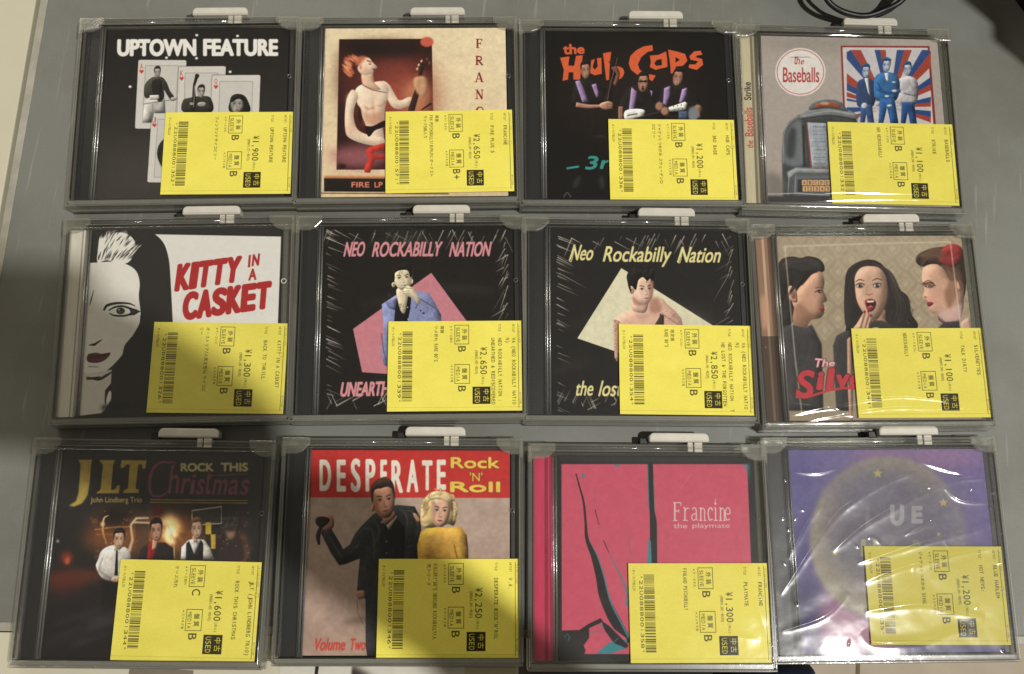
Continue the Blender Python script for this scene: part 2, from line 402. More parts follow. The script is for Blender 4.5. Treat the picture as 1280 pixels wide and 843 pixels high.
# --- stickers: W x H = 83.9 x 57.5 mm, lines run downwards with their heads to the right
LW, LH, LR = 83.9, 57.5, 8.0
def sticker(artist, title, price, tax, g1, g2, s1, s2, notes, code, genre='', art2='', seed=0):
    a = Img(int(LW*LR), int(LH*LR), (234, 222, 96)); W, H = a.W, a.H
    K = (52, 46, 24)
    def run(txt, X, Y, size, pitch, col=K, alpha=.86, bold=0, ox=0):
        """X: centre line (0..1), Y: start (0..1); size: letter height px; pitch: px per half-width letter"""
        y = Y*H; ps = []
        for ch in txt:
            full = ord(ch) > 0x2000
            cell = pitch*(2 if full else 1)
            ol = outline(ch)
            if ol:
                A = np.concatenate(ol); lo, hi = A.min(0), A.max(0)
                em = 0.94 if full else 0.73
                wd = max(hi[0]-lo[0], .01); sx = min(cell*0.80/wd, size/em) if not full else size/em*0.95
                if not full and ch not in '1I.,:;!\'()|*-・': sx = cell*0.78/wd
                for p in ol:
                    u = (p[:, 0]-(lo[0]+hi[0])/2)*sx+cell/2; v = (p[:, 1]-(em/2-0.02 if not full else .38))*size/em
                    ps.append(np.stack([X*W+v, y+u], 1))
            y += cell
        if ps:
            c = coverage(ps, W, H, 4)
            if c is not None:
                if bold:
                    x0, y0, m = c; m2 = m.copy(); m2[:, 1:] = np.maximum(m2[:, 1:], m[:, :-1]*bold); m2[1:] = np.maximum(m2[1:], m2[:-1]*bold); c = (x0, y0, m2)
                a._put(c, col, alpha*.95, 'n')
        return y/H
    B = lambda x0, y0, x1, y1, col=K, al=1: a.poly([(x0*W, y0*H), (x1*W, y0*H), (x1*W, y1*H), (x0*W, y1*H)], col, alpha=al)
    pt = .0310*H
    run('ARTIST', .941, .035, 13, .0165*H); run(artist, .941, .19, 19, pt, bold=.5)
    if art2: run(art2, .896, .19, 19, pt, bold=.5)
    run('TITLE', .838, .035, 13, .0175*H)
    for i, t in enumerate(title): run(t, .838-.052*i, .19, 19, pt, bold=.5)
    B(.974, .03, .977, .97)
    run(genre or 'サイコビリー(CD)', .986, .05, 10, .0125*H, alpha=.7); run('BAYCD88', .988, .80, 9, .018*H, alpha=.6)
    run('¥'+price[0]+',', .715, .29, 34, .050*H, bold=.6); run(price[2:], .715, .44, 34, .054*H, bold=.6)
    run('(税込)', .71, .61, 13, .0165*H, alpha=.8)
    run('(税抜¥'+tax+')', .662, .33, 14, .0140*H, alpha=.9)
    B(.632, .735, .765, .925)
    run('中古', .733, .75, 31, .039*H, (232, 222, 90), 1, .4); run('USED', .668, .75, 27, .041*H, (232, 222, 90), 1, .4)
    for (x0, y0, x1, y1, j, e) in ((.498, .045, .606, .262, '外装', 'SLEEVE'), (.498, .485, .612, .70, '盤質', 'MEDIA')):
        t = .0035
        B(x0, y0, x0+t, y1); B(x1-t, y0, x1, y1); B(x0, y0, x1, y0+t*1.5); B(x0, y1-t*1.5, x1, y1)
        run(j, .573, y0+.035, 26, .036*H, bold=.7); run(e, .524, y0+.025, 19, .0285*H if len(e) == 6 else .034*H)
    run(g1, .553, .275, 40, .08*H, bold=.9); run(g2, .553, .715, 40, .08*H if len(g2) == 1 else .068*H, bold=.9)
    run('※'+s1, .472, .05, 14, .0165*H, alpha=.9); run('※'+s2, .478, .49, 14, .0165*H, alpha=.9)
    for i, t in enumerate(notes): run(t, .405-.046*i, .05, 19, .0225*H, bold=.4)
    # bar code
    r = np.random.default_rng(1000+seed); y = .115
    while y < .895:
        t = r.choice([.006, .006, .015]); B(.108, y, .183, min(y+t, .90), K, .70); y += t+r.choice([.006, .006, .014])
    run('*'+code+'*', .088, .115, 17, .053*H)
    run('きいろ/YELLOW', .038, .06, 13, .017*H, alpha=.9)
    B(0, .957, 1, .961, (150, 140, 40), .55)
    a.a += (fnoise(H, W, 5, seed, 3)-.5)[..., None]*.05
    a.a *= 1+(fnoise(H, W, 120, seed+9, 2)-.5)[..., None]*.05
    r = np.random.default_rng(seed+70)
    for i in range(2+seed % 3):
        x, y, an = r.uniform(0, W), r.uniform(0, H), r.uniform(-.9, .3); L = r.uniform(120, 420)
        a.line([(x, y), (x+L*math.cos(an), y+L*math.sin(an))], (1, 2.5, 1), (150, 138, 60), 1.2, .22); a.line([(x, y+3), (x+L*math.cos(an), y+3+L*math.sin(an))], (1, 2, 1), (250, 244, 170), 1, .3)
    return a

# ------------------------------------------------------------------ the twelve sleeve fronts
RR = random.Random(5)
WHT = (240, 237, 231); BLK = (26, 24, 22)
def heart(a, cx, cy, s, col):
    a.poly([(cx, cy+s), (cx-s*.9, cy), (cx-s*.9, cy-s*.6), (cx-s*.45, cy-s*.85), (cx, cy-s*.4), (cx+s*.45, cy-s*.85), (cx+s*.9, cy-s*.6), (cx+s*.9, cy)], col, sm=False)

def art1():
    a = Sleeve(1, (30, 27, 25)); a.bg((24, 21, 20), (58, 55, 51))
    a.view(70, 0, 3.1226); a.ell(300, 720, 330, 170, (74, 70, 66), 60, alpha=.6)
    a.text('UPTOWN', [(240, 153), (547, 152), (547, 220), (238, 221)], WHT, bold=4.6)
    a.text('FEATURE', [(574, 152), (866, 153), (866, 220), (574, 220)], WHT, bold=4.6)
    for x, y in ((549, 138), (708, 141), (431, 226), (548, 228), (679, 281), (289, 339), (332, 184), (648, 194)):
        a.ell(x, y, 6, 5, (240, 238, 232), 1)
    a.view(140, 60, 4.557)
    def card(q, rank, hx, hy):
        p = np.array(q, float); c = p.mean(0); r = 12; pts = []
        for i in range(4):
            A, Bp, Cn = p[i-1], p[i], p[(i+1) % 4]
            u = (A-Bp)/np.linalg.norm(A-Bp)*r; v = (Cn-Bp)/np.linalg.norm(Cn-Bp)*r
            for t in np.linspace(0, 1, 5): pts.append(Bp+u*(1-t)**2+v*t**2)
        a.poly(c+(np.array(pts)-c)*1.012, (20, 18, 18), blur=2, alpha=.7); a.poly(pts, (214, 210, 204))
        a.text(rank, (hx-9, hy-46, hx+9, hy-14), (205, 72, 62), bold=.4); heart(a, hx, hy, 13, (205, 60, 55))
    def frame(x0, y0, x1, y1, sk):
        a.poly([(x0, y0), (x1, y0), (x1-sk, y1), (x0-sk, y1)], (120, 116, 104)); a.poly([(x0+2, y0+2), (x1-2, y0+2), (x1-2-sk, y1-2), (x0+2-sk, y1-2)], (205, 202, 196))
    card([(150, 68), (424, 70), (408, 462), (130, 460)], 'A', 168, 135); frame(190, 100, 378, 428, 18)
    card([(380, 106), (648, 104), (630, 500), (366, 500)], 'K', 396, 175); frame(415, 142, 605, 480, 10)
    card([(570, 156), (845, 154), (830, 540), (556, 540)], 'Q', 591, 222); frame(612, 190, 802, 520, 10)
    card([(226, 372), (490, 372), (470, 768), (200, 766)], 'J', 241, 440); frame(260, 405, 420, 738, 22)
    a.vol = .9
    # man in a jacket, arms out
    a.poly([(185, 290), (300, 285), (305, 372), (238, 372), (228, 425), (172, 425)], (196, 192, 186)); a.line([(232, 320), (226, 425)], 5, (130, 126, 120), 2)
    a.poly([(190, 285), (182, 230), (200, 190), (238, 165), (285, 168), (312, 200), (330, 245), (352, 278), (336, 298), (310, 262), (296, 240), (296, 282), (270, 310), (240, 278)], (62, 58, 54), sm=True)
    a.poly([(232, 185), (276, 182), (284, 245), (262, 292), (240, 270), (226, 230)], (34, 31, 30), sm=True)
    a.poly([(214, 270), (268, 268), (270, 292), (214, 296)], (210, 205, 198)); a.poly([(338, 282), (374, 285), (350, 302), (334, 300)], (160, 154, 148), sm=True)
    a.line([(180, 320), (340, 296)], 3, (120, 116, 110)); head(a, 258, 143, 36, 54, (178, 172, 164), dark=(45, 40, 38), hair=(38, 34, 32))
    # man with a double bass
    a.poly([(408, 366), (404, 300), (440, 285), (500, 275), (560, 285), (566, 366)], (48, 45, 43), sm=True)
    a.line([(486, 150), (474, 190), (466, 225), (466, 300), (458, 366)], (20, 16, 12, 22, 24), (30, 27, 26), sm=True); a.ell(484, 160, 12, 12, (28, 25, 24)); a.line([(470, 215), (464, 340)], 3, (190, 184, 176))
    head(a, 507, 252, 40, 58, (176, 170, 162), dark=(40, 36, 34), tilt=.05, hair=(30, 27, 26))
    a.ell(512, 322, 26, 14, (170, 164, 156), 1); a.ell(452, 318, 12, 8, (160, 154, 148), 1)
    # third card: woman
    a.poly([(672, 364), (672, 300), (700, 266), (745, 268), (772, 300), (782, 364)], (34, 30, 30), sm=True)
    head(a, 712, 326, 74, 94, (168, 162, 154), dark=(36, 32, 31)); a.poly([(676, 310), (680, 276), (716, 262), (752, 280), (764, 340), (748, 310), (720, 290)], (30, 27, 27), sm=True)
    a.ell(340, 600, 84, 96, (32, 29, 28)); a.ell(330, 640, 60, 60, (40, 37, 36), 3)
    a.grain(.03, 1); return a.finish(.9, .9)

def art2():
    a = Sleeve(2, (222, 198, 152)); a.bg((240, 220, 180), (232, 204, 162)); a.grain(.05, 22, 12)
    a.view(405, 40, 4.11)
    a.poly([(78, 38), (553, 36), (560, 410), (560, 706), (64, 708)], (40, 14, 12))
    a.ell(360, 330, 210, 240, (150, 62, 48), 60, alpha=.85); a.ell(430, 360, 110, 130, (196, 96, 70), 40, alpha=.6); a.ell(180, 640, 150, 60, (190, 110, 120), 25, alpha=.75)
    a.ell(120, 230, 60, 160, (90, 34, 28), 30, alpha=.6); a.ell(300, 90, 200, 40, (16, 8, 8), 25, alpha=.8); a.ell(528, 52, 34, 26, (214, 92, 70), 3)
    a.ell(480, 330, 60, 90, (206, 140, 96), 22, alpha=.8)
    SK = (232, 196, 164); SD = (176, 112, 84); a.vol = .8
    a.vol = .42; SK = (246, 216, 188); SD = (190, 120, 92)
    a.poly([(300, 252), (335, 272), (362, 318), (388, 352), (438, 334), (462, 346), (444, 374), (392, 396), (354, 388), (328, 352), (306, 300)], SK, sm=True, blur=1)
    a.poly([(160, 300), (190, 272), (240, 262), (300, 254), (330, 290), (326, 340), (312, 400), (312, 460), (302, 490), (306, 570), (244, 560), (226, 520), (214, 480), (198, 440), (184, 400), (166, 350)], SK, sm=True, blur=1)
    a.poly([(186, 392), (230, 424), (300, 404), (312, 440), (300, 474), (240, 484), (206, 452)], SD, blur=12, alpha=.6, sm=True); a.line([(246, 300), (252, 380), (262, 470)], (3, 9, 4), SD, 5, .5, sm=True); a.poly([(196, 372), (226, 392), (258, 384), (256, 394), (222, 404)], SD, blur=4, alpha=.7); a.poly([(262, 380), (300, 372), (318, 350), (316, 366), (296, 386)], SD, blur=4, alpha=.6)
    a.poly([(146, 296), (118, 340), (107, 420), (109, 500), (126, 542), (200, 574), (300, 588), (306, 546), (236, 532), (176, 504), (154, 450), (156, 390), (176, 330)], SK, sm=True, blur=1)
    a.poly([(178, 376), (190, 400), (196, 450), (184, 470), (172, 430)], (50, 18, 14), blur=2)
    a.ell(128, 350, 14, 34, (255, 236, 214), 8, alpha=.6); a.ell(222, 330, 34, 26, (255, 234, 210), 12, alpha=.55); a.ell(300, 320, 22, 22, (255, 232, 206), 10, alpha=.5); a.ell(134, 500, 22, 30, (214, 140, 110), 12, alpha=.4)
    a.poly([(208, 486), (250, 484), (310, 456), (310, 486), (262, 506), (236, 536), (222, 530)], (28, 14, 14), sm=True)
    a.poly([(196, 200), (246, 206), (258, 262), (292, 296), (240, 296), (198, 268)], (232, 190, 158), sm=True, blur=2); a.line([(250, 220), (256, 262), (280, 290)], (2, 7, 2), SD, 3, .7, sm=True)
    a.poly([(186, 160), (208, 132), (234, 136), (246, 152), (272, 180), (264, 190), (252, 194), (256, 206), (240, 216), (214, 222), (188, 214), (172, 188)], (246, 212, 184), sm=True, blur=1.2)
    a.line([(220, 146), (240, 156)], 5, (120, 50, 34), 1); a.ell(236, 166, 6, 3, (110, 50, 40), 1); a.line([(246, 192), (262, 188)], 4, (150, 60, 44), 1); a.ell(188, 184, 8, 12, (214, 150, 116), 2); a.ell(214, 196, 14, 10, (214, 140, 110), 6, alpha=.5)
    rq = random.Random(4)
    for q in range(150):
        t = rq.uniform(2.0, 4.9); rad_ = rq.uniform(.45, 1.05); x, y = 158+58*rad_*math.cos(t), 176+56*rad_*math.sin(t)
        a.line([(x+12, y+8), (x, y), (x-8, y-10)], (4, 7, 1), rq.choice([(214, 108, 70), (240, 150, 104), (180, 74, 48), (250, 180, 130)]), 2, .6, sm=True)
    a.poly([(170, 130), (200, 122), (224, 130), (204, 150), (186, 176), (160, 170)], (222, 122, 84), blur=5, alpha=.85)
    a.line([(196, 272), (250, 300), (320, 312)], 3, (90, 40, 28), 1)
    a.vol = .5; a.line([(446, 410), (470, 330), (486, 278)], (34, 30, 22), (58, 30, 22)); a.line([(480, 290), (496, 210), (510, 160)], (22, 18, 30), (48, 26, 18), 1)
    a.poly([(466, 235), (510, 228), (530, 260), (520, 330), (480, 320), (462, 270)], (214, 160, 120), sm=True, blur=4, alpha=.9)
    for x, y in ((486, 170), (478, 190), (500, 150), (528, 140), (540, 160)): a.ell(x, y, 5, 8, (225, 190, 150), 1, .4)
    a.line([(500, 402), (552, 366)], (6, 12), (50, 24, 18), 1); a.poly([(516, 120), (548, 110), (546, 190), (520, 200)], (60, 28, 20), blur=4, alpha=.7)
    a.poly([(212, 610), (232, 592), (310, 570), (310, 604), (262, 616), (252, 632), (310, 628), (310, 652), (262, 656), (236, 724), (208, 722), (206, 700), (228, 650)], (206, 52, 40))
    a.ell(92, 690, 20, 12, (50, 18, 18), 3); a.ell(150, 700, 14, 8, (90, 40, 44), 3)
    a.poly([(2, 738), (640, 742), (640, 756), (0, 752)], (206, 130, 80), blur=3); a.poly([(0, 752), (640, 756), (640, 824), (0, 820)], (32, 22, 16)); a.poly([(-20, 826), (640, 829), (640, 834), (-20, 831)], (90, 66, 44))
    a.text('FIRE', (140, 770, 234, 800), (206, 90, 74), bold=2.2); a.text('LP', (258, 770, 302, 800), (206, 90, 74), bold=2.2); a.text('FIRE', (142, 772, 232, 798), (236, 200, 170), alpha=.5); a.text('LP', (260, 772, 300, 798), (236, 200, 170), alpha=.5)
    a.view(360, 0, 3.1233)
    C = (128, 22, 20)
    def serif(strokes, sers):
        for p, wd in strokes: a.line(p, wd, C, sm=len(p) > 2)
        for x0, x1, y in sers: a.line([(x0, y), (x1, y)], 2.4, C)
    serif([([(739, 153), (739, 188)], 6), ([(733, 154), (756, 154)], 2.6), ([(739, 170), (751, 170)], 2.4), ([(756, 153), (756, 162)], 2.4), ([(751, 165), (751, 175)], 2.2)], [(733, 747, 187)])
    serif([([(737, 220), (737, 254)], 6), ([(737, 221), (750, 222), (754, 229), (750, 236), (737, 237)], 4), ([(743, 237), (758, 254)], 5.5)], [(731, 744, 253), (731, 742, 220), (753, 762, 254)])
    serif([([(745, 284), (733, 321)], 2.6), ([(745, 284), (757, 321)], 6), ([(738, 309), (753, 309)], 2.4)], [(728, 739, 320), (751, 763, 320)])
    serif([([(737, 352), (737, 387)], 2.6), ([(737, 352), (757, 387)], 6), ([(757, 352), (757, 387)], 2.6)], [(731, 742, 386), (752, 763, 352), (731, 740, 352)])
    serif([([(762, 432), (756, 421), (746, 419), (738, 426), (735, 438), (739, 450), (750, 455)], (3, 3, 6, 6, 4))], [])
    a.grain(.03, 2); return a.finish(.9, 1.1, .12)

def bowler(a, x0, panels, col=(176, 142, 196)):
    for p in panels: a.poly(p, col, sm=False, blur=.6); a.poly(p, (110, 84, 130), blur=8, alpha=.35)

def art3():
    a = Sleeve(3, (18, 15, 14)); a.view(690, 45, 4.214); a.ell(420, 300, 380, 260, (40, 26, 22), 60, alpha=.7)
    O = (226, 92, 48)
    a.text('the', [(54, 42), (172, 44), (172, 96), (60, 100)], O, bold=4.2)
    a.poly([(42, 115), (92, 108), (86, 156), (116, 158), (126, 105), (162, 102), (148, 232), (112, 230), (112, 192), (88, 192), (85, 230), (55, 238), (62, 180)], O)
    a.poly([(206, 128), (226, 122), (214, 165), (226, 178), (240, 160), (236, 118), (260, 116), (262, 200), (225, 208), (200, 196)], O)
    a.poly([(268, 92), (312, 84), (305, 140), (303, 180), (300, 232), (285, 234)], O)
    a.poly([(336, 160), (368, 168), (380, 192), (366, 222), (332, 234), (322, 220), (348, 196), (346, 180)], O, sm=True)
    a.poly([(528, 48), (532, 78), (505, 84), (470, 112), (452, 150), (462, 178), (490, 198), (522, 204), (546, 208), (528, 240), (500, 222), (450, 206), (416, 180), (403, 146), (412, 106), (440, 78), (480, 56)], O)
    a.poly([(514, 104), (560, 100), (600, 82), (606, 120), (608, 164), (572, 172), (545, 180), (514, 165), (520, 140)], O, holes=[[(550, 128), (576, 122), (578, 155), (548, 158), (538, 145)]])
    a.poly([(610, 72), (655, 82), (700, 95), (713, 130), (690, 158), (652, 162), (645, 192), (625, 200), (620, 140)], O, holes=[[(650, 112), (672, 126), (650, 142)]])
    a.poly([(792, 100), (782, 78), (748, 82), (722, 106), (728, 126), (768, 134), (754, 150), (722, 150), (718, 168), (762, 180), (796, 152), (790, 122), (756, 112), (764, 104)], O)
    SH = (30, 26, 26); a.vol = 1
    # left player with double bass
    a.poly([(100, 360), (112, 280), (135, 235), (175, 225), (215, 232), (262, 262), (300, 300), (300, 350), (200, 380), (130, 372)], SH, sm=True)
    bowler(a, 0, [[(122, 240), (146, 234), (172, 290), (190, 348), (160, 350)], [(208, 258), (232, 252), (246, 300), (240, 328), (232, 320)]])
    a.line([(312, 130), (330, 180), (302, 290), (290, 350)], (30, 20, 22, 50), (38, 26, 22), 2, sm=True); a.line([(345, 115), (308, 250), (290, 345)], 4, (150, 130, 118), 1)
    a.poly([(310, 170), (340, 162), (356, 200), (340, 262), (322, 250), (340, 205)], (120, 76, 58), sm=True, blur=1)
    a.line([(126, 362), (190, 372), (262, 370)], (26, 22, 16), (176, 128, 104), 1, sm=True); a.poly([(252, 358), (290, 345), (318, 352), (318, 380), (286, 390), (256, 380)], (190, 140, 116), sm=True)
    for i in range(4): a.line([(285, 356+i*8), (320, 352+i*10)], 4, (120, 80, 64))
    head(a, 177, 186, 50, 78, (178, 128, 106), tilt=-.06, look=.4, hair=(26, 22, 20))
    # middle player shouting
    a.poly([(355, 440), (360, 340), (400, 270), (460, 260), (530, 276), (570, 330), (590, 440)], SH, sm=True)
    bowler(a, 0, [[(418, 270), (448, 296), (430, 398), (404, 392)], [(516, 286), (528, 290), (524, 320)]])
    a.line([(362, 372), (362, 440)], 26, (150, 104, 84), 2); head(a, 479, 250, 56, 86, (182, 128, 106), tilt=.05, open_=1.4, mouth=(90, 40, 36), hair=(26, 22, 20))
    a.line([(456, 240), (504, 240)], 7, (24, 20, 20), 1)
    a.poly([(384, 396), (440, 384), (488, 392), (480, 424), (430, 440), (384, 440)], (226, 222, 216), sm=True); a.line([(396, 420), (450, 410)], 5, (60, 50, 46), 1)
    # right player
    a.poly([(555, 390), (572, 300), (600, 262), (660, 250), (720, 266), (770, 320), (788, 400), (700, 420)], SH, sm=True)
    bowler(a, 0, [[(590, 276), (622, 264), (618, 320), (600, 366), (584, 358)], [(684, 282), (710, 272), (708, 310), (690, 350), (668, 352)]])
    head(a, 662, 224, 54, 78, (182, 126, 104), tilt=.18, open_=.8, mouth=(220, 200, 190), hair=(24, 20, 18))
    a.line([(440, 436), (540, 412), (620, 388)], 9, (44, 34, 30)); a.line([(440, 434), (620, 384)], 2, (150, 140, 130))
    a.poly([(612, 376), (650, 364), (700, 346), (712, 356), (706, 388), (650, 398), (616, 398)], (224, 222, 218))
    for i in range(3): a.ell(640+i*20, 372-i*4, 3, 3, (60, 60, 60)); a.ell(645+i*20, 390-i*4, 3, 3, (60, 60, 60))
    for x, y in ((566, 372), (596, 398), (768, 386)): a.ell(x, y, 22, 24, (170, 120, 98), 4)
    a.line([(768, 370), (770, 432)], 26, (150, 100, 80), 3); a.ell(742, 412, 28, 40, (120, 128, 140), 5); a.poly([(664, 396), (716, 396), (716, 440), (668, 440)], (70, 84, 110), blur=2)
    a.line([(210, 420), (218, 470), (196, 520)], 4, (60, 50, 44), 2, sm=True); a.ell(250, 530, 40, 8, (60, 50, 46), 5, alpha=.6)
    a.vol = 0; G = (48, 150, 140)
    a.line([(76, 698), (142, 688)], 11, G); a.text('3r', [(190, 632), (325, 632), (305, 700), (172, 706)], G, bold=3.4)
    for x, y, r in ((130, 770, .5), (262, 770, -.1)): a.ell(x, y, 16, 38, (58, 62, 62), 6, r, .6)
    a.line([(60, 850), (80, 825), (100, 850)], 4, (110, 106, 100), 1, sm=True); a.grain(.03, 3); return a.finish(.88, .8, .08)

def art4():
    a = Sleeve(4, (184, 172, 162)); a.bg((180, 170, 160), (178, 164, 156)); a.view(970, 60, 4.438)
    a.ell(250, -40, 380, 60, (140, 132, 124), 40, alpha=.6)
    a.ell(135, 134, 140, 134, (236, 230, 222)); a.ell(135, 134, 131, 125, (200, 60, 60)); a.ell(135, 134, 127.5, 121.5, (236, 230, 224))
    R = (192, 40, 44)
    for i, (ch, x0, x1, y0) in enumerate((('t', 98, 112, 42), ('h', 112, 130, 46), ('e', 134, 152, 68))): a.text(ch, [(x0+6, y0), (x1+6, y0), (x1, 92), (x0, 92)], R, bold=.3)
    a.line([(80, 52), (188, 52)], 2, (80, 60, 60)); a.text('Baseballs', (38, 108, 240, 192), R, bold=1.4)
    # framed picture
    a.poly([(358, -12), (850, -10), (886, 425), (375, 425)], (150, 44, 42)); a.poly([(368, -3), (840, 0), (872, 425), (386, 425)], (214, 206, 206)); a.poly([(385, 8), (828, 10), (860, 425), (402, 425)], (206, 200, 204))
    cx, cy = 625, 330
    cb, cr = (36, 72, 140), (176, 64, 46)
    rays = [(-171, -168, 'b'), (-166, -160, 'r'), (-158, -150, 'b'), (-150, -141, 'r'), (-131, -123.5, 'b'), (-123.5, -116, 'r'), (-104, -98.5, 'b'), (-98.5, -93, 'r'), (-82, -75, 'b'), (-75, -68, 'r'), (-60, -53, 'b'), (-53, -44, 'r'), (-36, -29, 'b'), (-29, -22, 'r'), (-14, -7, 'b'), (-7, -1, 'r'), (5, 13, 'b'), (13, 20, 'r'), (162, 168, 'r'), (172, 180, 'b')]
    for t0, t1, c in rays:
        P = []
        for t in (t0, (t0+t1)/2, t1):
            dx, dy = math.cos(math.radians(t)), math.sin(math.radians(t)); s_ = min(((858-cx)/dx if dx > 0 else (392-cx)/dx) if abs(dx) > 1e-6 else 1e9, ((12-cy)/dy if dy < 0 else (425-cy)/dy) if abs(dy) > 1e-6 else 1e9)
            P.append((cx+dx*s_, cy+dy*s_))
        a.poly([(cx, cy)]+P, cb if c == 'b' else cr)
    a.ell(cx, cy, 120, 70, (214, 208, 210), 18, alpha=.8)
    a.vol = .9
    def man(x, y, w_, jack, leg, sk=(190, 200, 222), front=0, hair=(30, 66, 130)):
        a.poly([(x-w_*.9, y+175), (x-w_*.95, y+95), (x-w_*.75, y+52), (x-w_*.2, y+36), (x+w_*.3, y+36), (x+w_*.8, y+55), (x+w_*1.0, y+110), (x+w_*.7, y+190), (x-w_*.5, y+195)], jack, sm=True)
        a.poly([(x-w_*.5, y+180), (x+w_*.6, y+180), (x+w_*.9, y+320), (x+w_*.3, y+320), (x+w_*.05, y+230), (x-w_*.25, y+320), (x-w_*.6, y+320)], leg)
        head(a, x, y, 44, 62, sk, (100, 128, 180), dark=(30, 52, 100), mouth=(90, 90, 130), hair=hair)
    man(498, 134, 56, (34, 62, 110), (34, 76, 140)); a.poly([(490, 168), (512, 168), (522, 270), (510, 250)], (214, 212, 216))
    man(728, 122, 62, (192, 186, 192), (34, 74, 136)); a.line([(706, 250), (770, 262)], 10, (150, 150, 170), 3)
    man(612, 100, 74, (36, 104, 170), (34, 92, 160)); a.poly([(600, 140), (624, 140), (626, 190), (610, 180)], (206, 206, 214))
    a.line([(560, 225), (620, 245), (690, 238)], 20, (24, 84, 150), 3, sm=True); a.ell(655, 238, 14, 7, (214, 214, 220)); a.ell(614, 268, 12, 6, (214, 214, 220)); a.line([(560, 190), (585, 232)], 4, (20, 60, 120), 2); a.ell(652, 190, 11, 4, (214, 220, 226))
    a.poly([(600, 60), (640, 70), (628, 56), (600, 52), (582, 72)], (34, 100, 170), sm=True)
    a.ell(490, 322, 18, 18, (190, 195, 210), 2); a.ell(562, 312, 14, 12, (190, 195, 210), 2); a.ell(630, 322, 16, 8, (190, 200, 215), 3)
    # chrome diner jukebox
    a.vol = .6
    D = (58, 62, 66)
    a.poly([(36, 800), (34, 600), (40, 470), (74, 410), (130, 370), (440, 380), (470, 460), (470, 830), (40, 830)], D, sm=False, blur=3)
    a.poly([(48, 640), (50, 500), (80, 430), (130, 395), (150, 460), (160, 640)], (112, 120, 126), sm=True, blur=8); a.poly([(60, 600), (62, 500), (90, 440), (110, 470), (100, 600)], (44, 48, 54), sm=True, blur=9, alpha=.8)
    a.line([(42, 640), (44, 480), (78, 415), (130, 378)], 6, (186, 190, 192), 2, sm=True); a.line([(150, 430), (158, 660)], 12, (36, 34, 34), 3)
    a.poly([(130, 385), (140, 366), (200, 340), (300, 332), (400, 345), (446, 372), (444, 396), (300, 384), (160, 400)], (120, 126, 130), sm=True, blur=2); a.line([(150, 380), (300, 352), (436, 372)], 7, (200, 204, 204), 4, sm=True); a.line([(140, 394), (300, 376), (440, 398)], 6, (40, 40, 44), 2, sm=True)
    a.poly([(186, 344), (200, 310), (250, 290), (300, 288), (352, 296), (385, 330), (392, 352), (290, 336)], (96, 98, 102), sm=True, blur=1); a.poly([(218, 332), (228, 310), (300, 302), (342, 312), (352, 334), (290, 326)], (168, 74, 44), sm=True, blur=2); a.ell(270, 308, 26, 8, (214, 180, 150), 3, alpha=.8); a.line([(212, 296), (300, 284), (360, 300)], 4, (190, 192, 192), 2, sm=True)
    a.poly([(168, 412), (290, 418), (300, 672), (192, 670)], (150, 60, 52)); a.poly([(174, 412), (290, 418), (300, 668), (200, 666)], (160, 168, 180))
    for i, y in enumerate((436, 480, 521, 565, 606, 640)):
        a.line([(186+i*3, y-20), (290, y-18)], 1.5, (110, 116, 126)); a.text(('Hound', 'one of my', 'Say You Don', 'walking on', 'let it ride', 'blue rock')[i], (206+i, y-4, 270+i, y+5), (50, 54, 66), alpha=.9)
    a.poly([(60, 690), (110, 664), (300, 672), (300, 700), (120, 700), (80, 760)], (150, 156, 160), blur=4, sm=False); a.poly([(70, 830), (76, 720), (110, 696), (300, 700), (300, 830)], (70, 74, 78), blur=3)
    a.poly([(100, 820), (100, 720), (130, 706), (300, 706), (300, 820)], (104, 110, 116), blur=6); a.poly([(118, 800), (120, 730), (300, 726), (300, 800)], (46, 48, 52), blur=3)
    a.line([(74, 700), (66, 820)], 5, (190, 194, 196), 2); a.line([(110, 705), (104, 800)], 3, (170, 174, 178), 1)
    a.poly([(0, 690), (44, 740), (44, 830), (-60, 830), (-60, 700)], (120, 112, 108), blur=16, alpha=.8)
    a.vol = 0
    for r_, row in enumerate(('ABCDE', '12345')):
        for i, ch in enumerate(row):
            x = 143+i*31.5+r_*4; y = 732+r_*34
            a.poly([(x, y), (x+29, y), (x+29, y+31), (x, y+31)], (226, 176, 120)); a.text(ch, (x+8, y+6, x+21, y+26) if ch != '1' else (x+12, y+6, x+17, y+26), (60, 40, 26), bold=.7)
    a.line([(-60, 812), (120, 806), (300, 818)], 5, (190, 190, 196), 1); a.poly([(-60, 822), (300, 822), (300, 860), (-60, 860)], (60, 58, 62), blur=5)
    a.grain(.03, 4); return a.finish(.85, .9, .08)

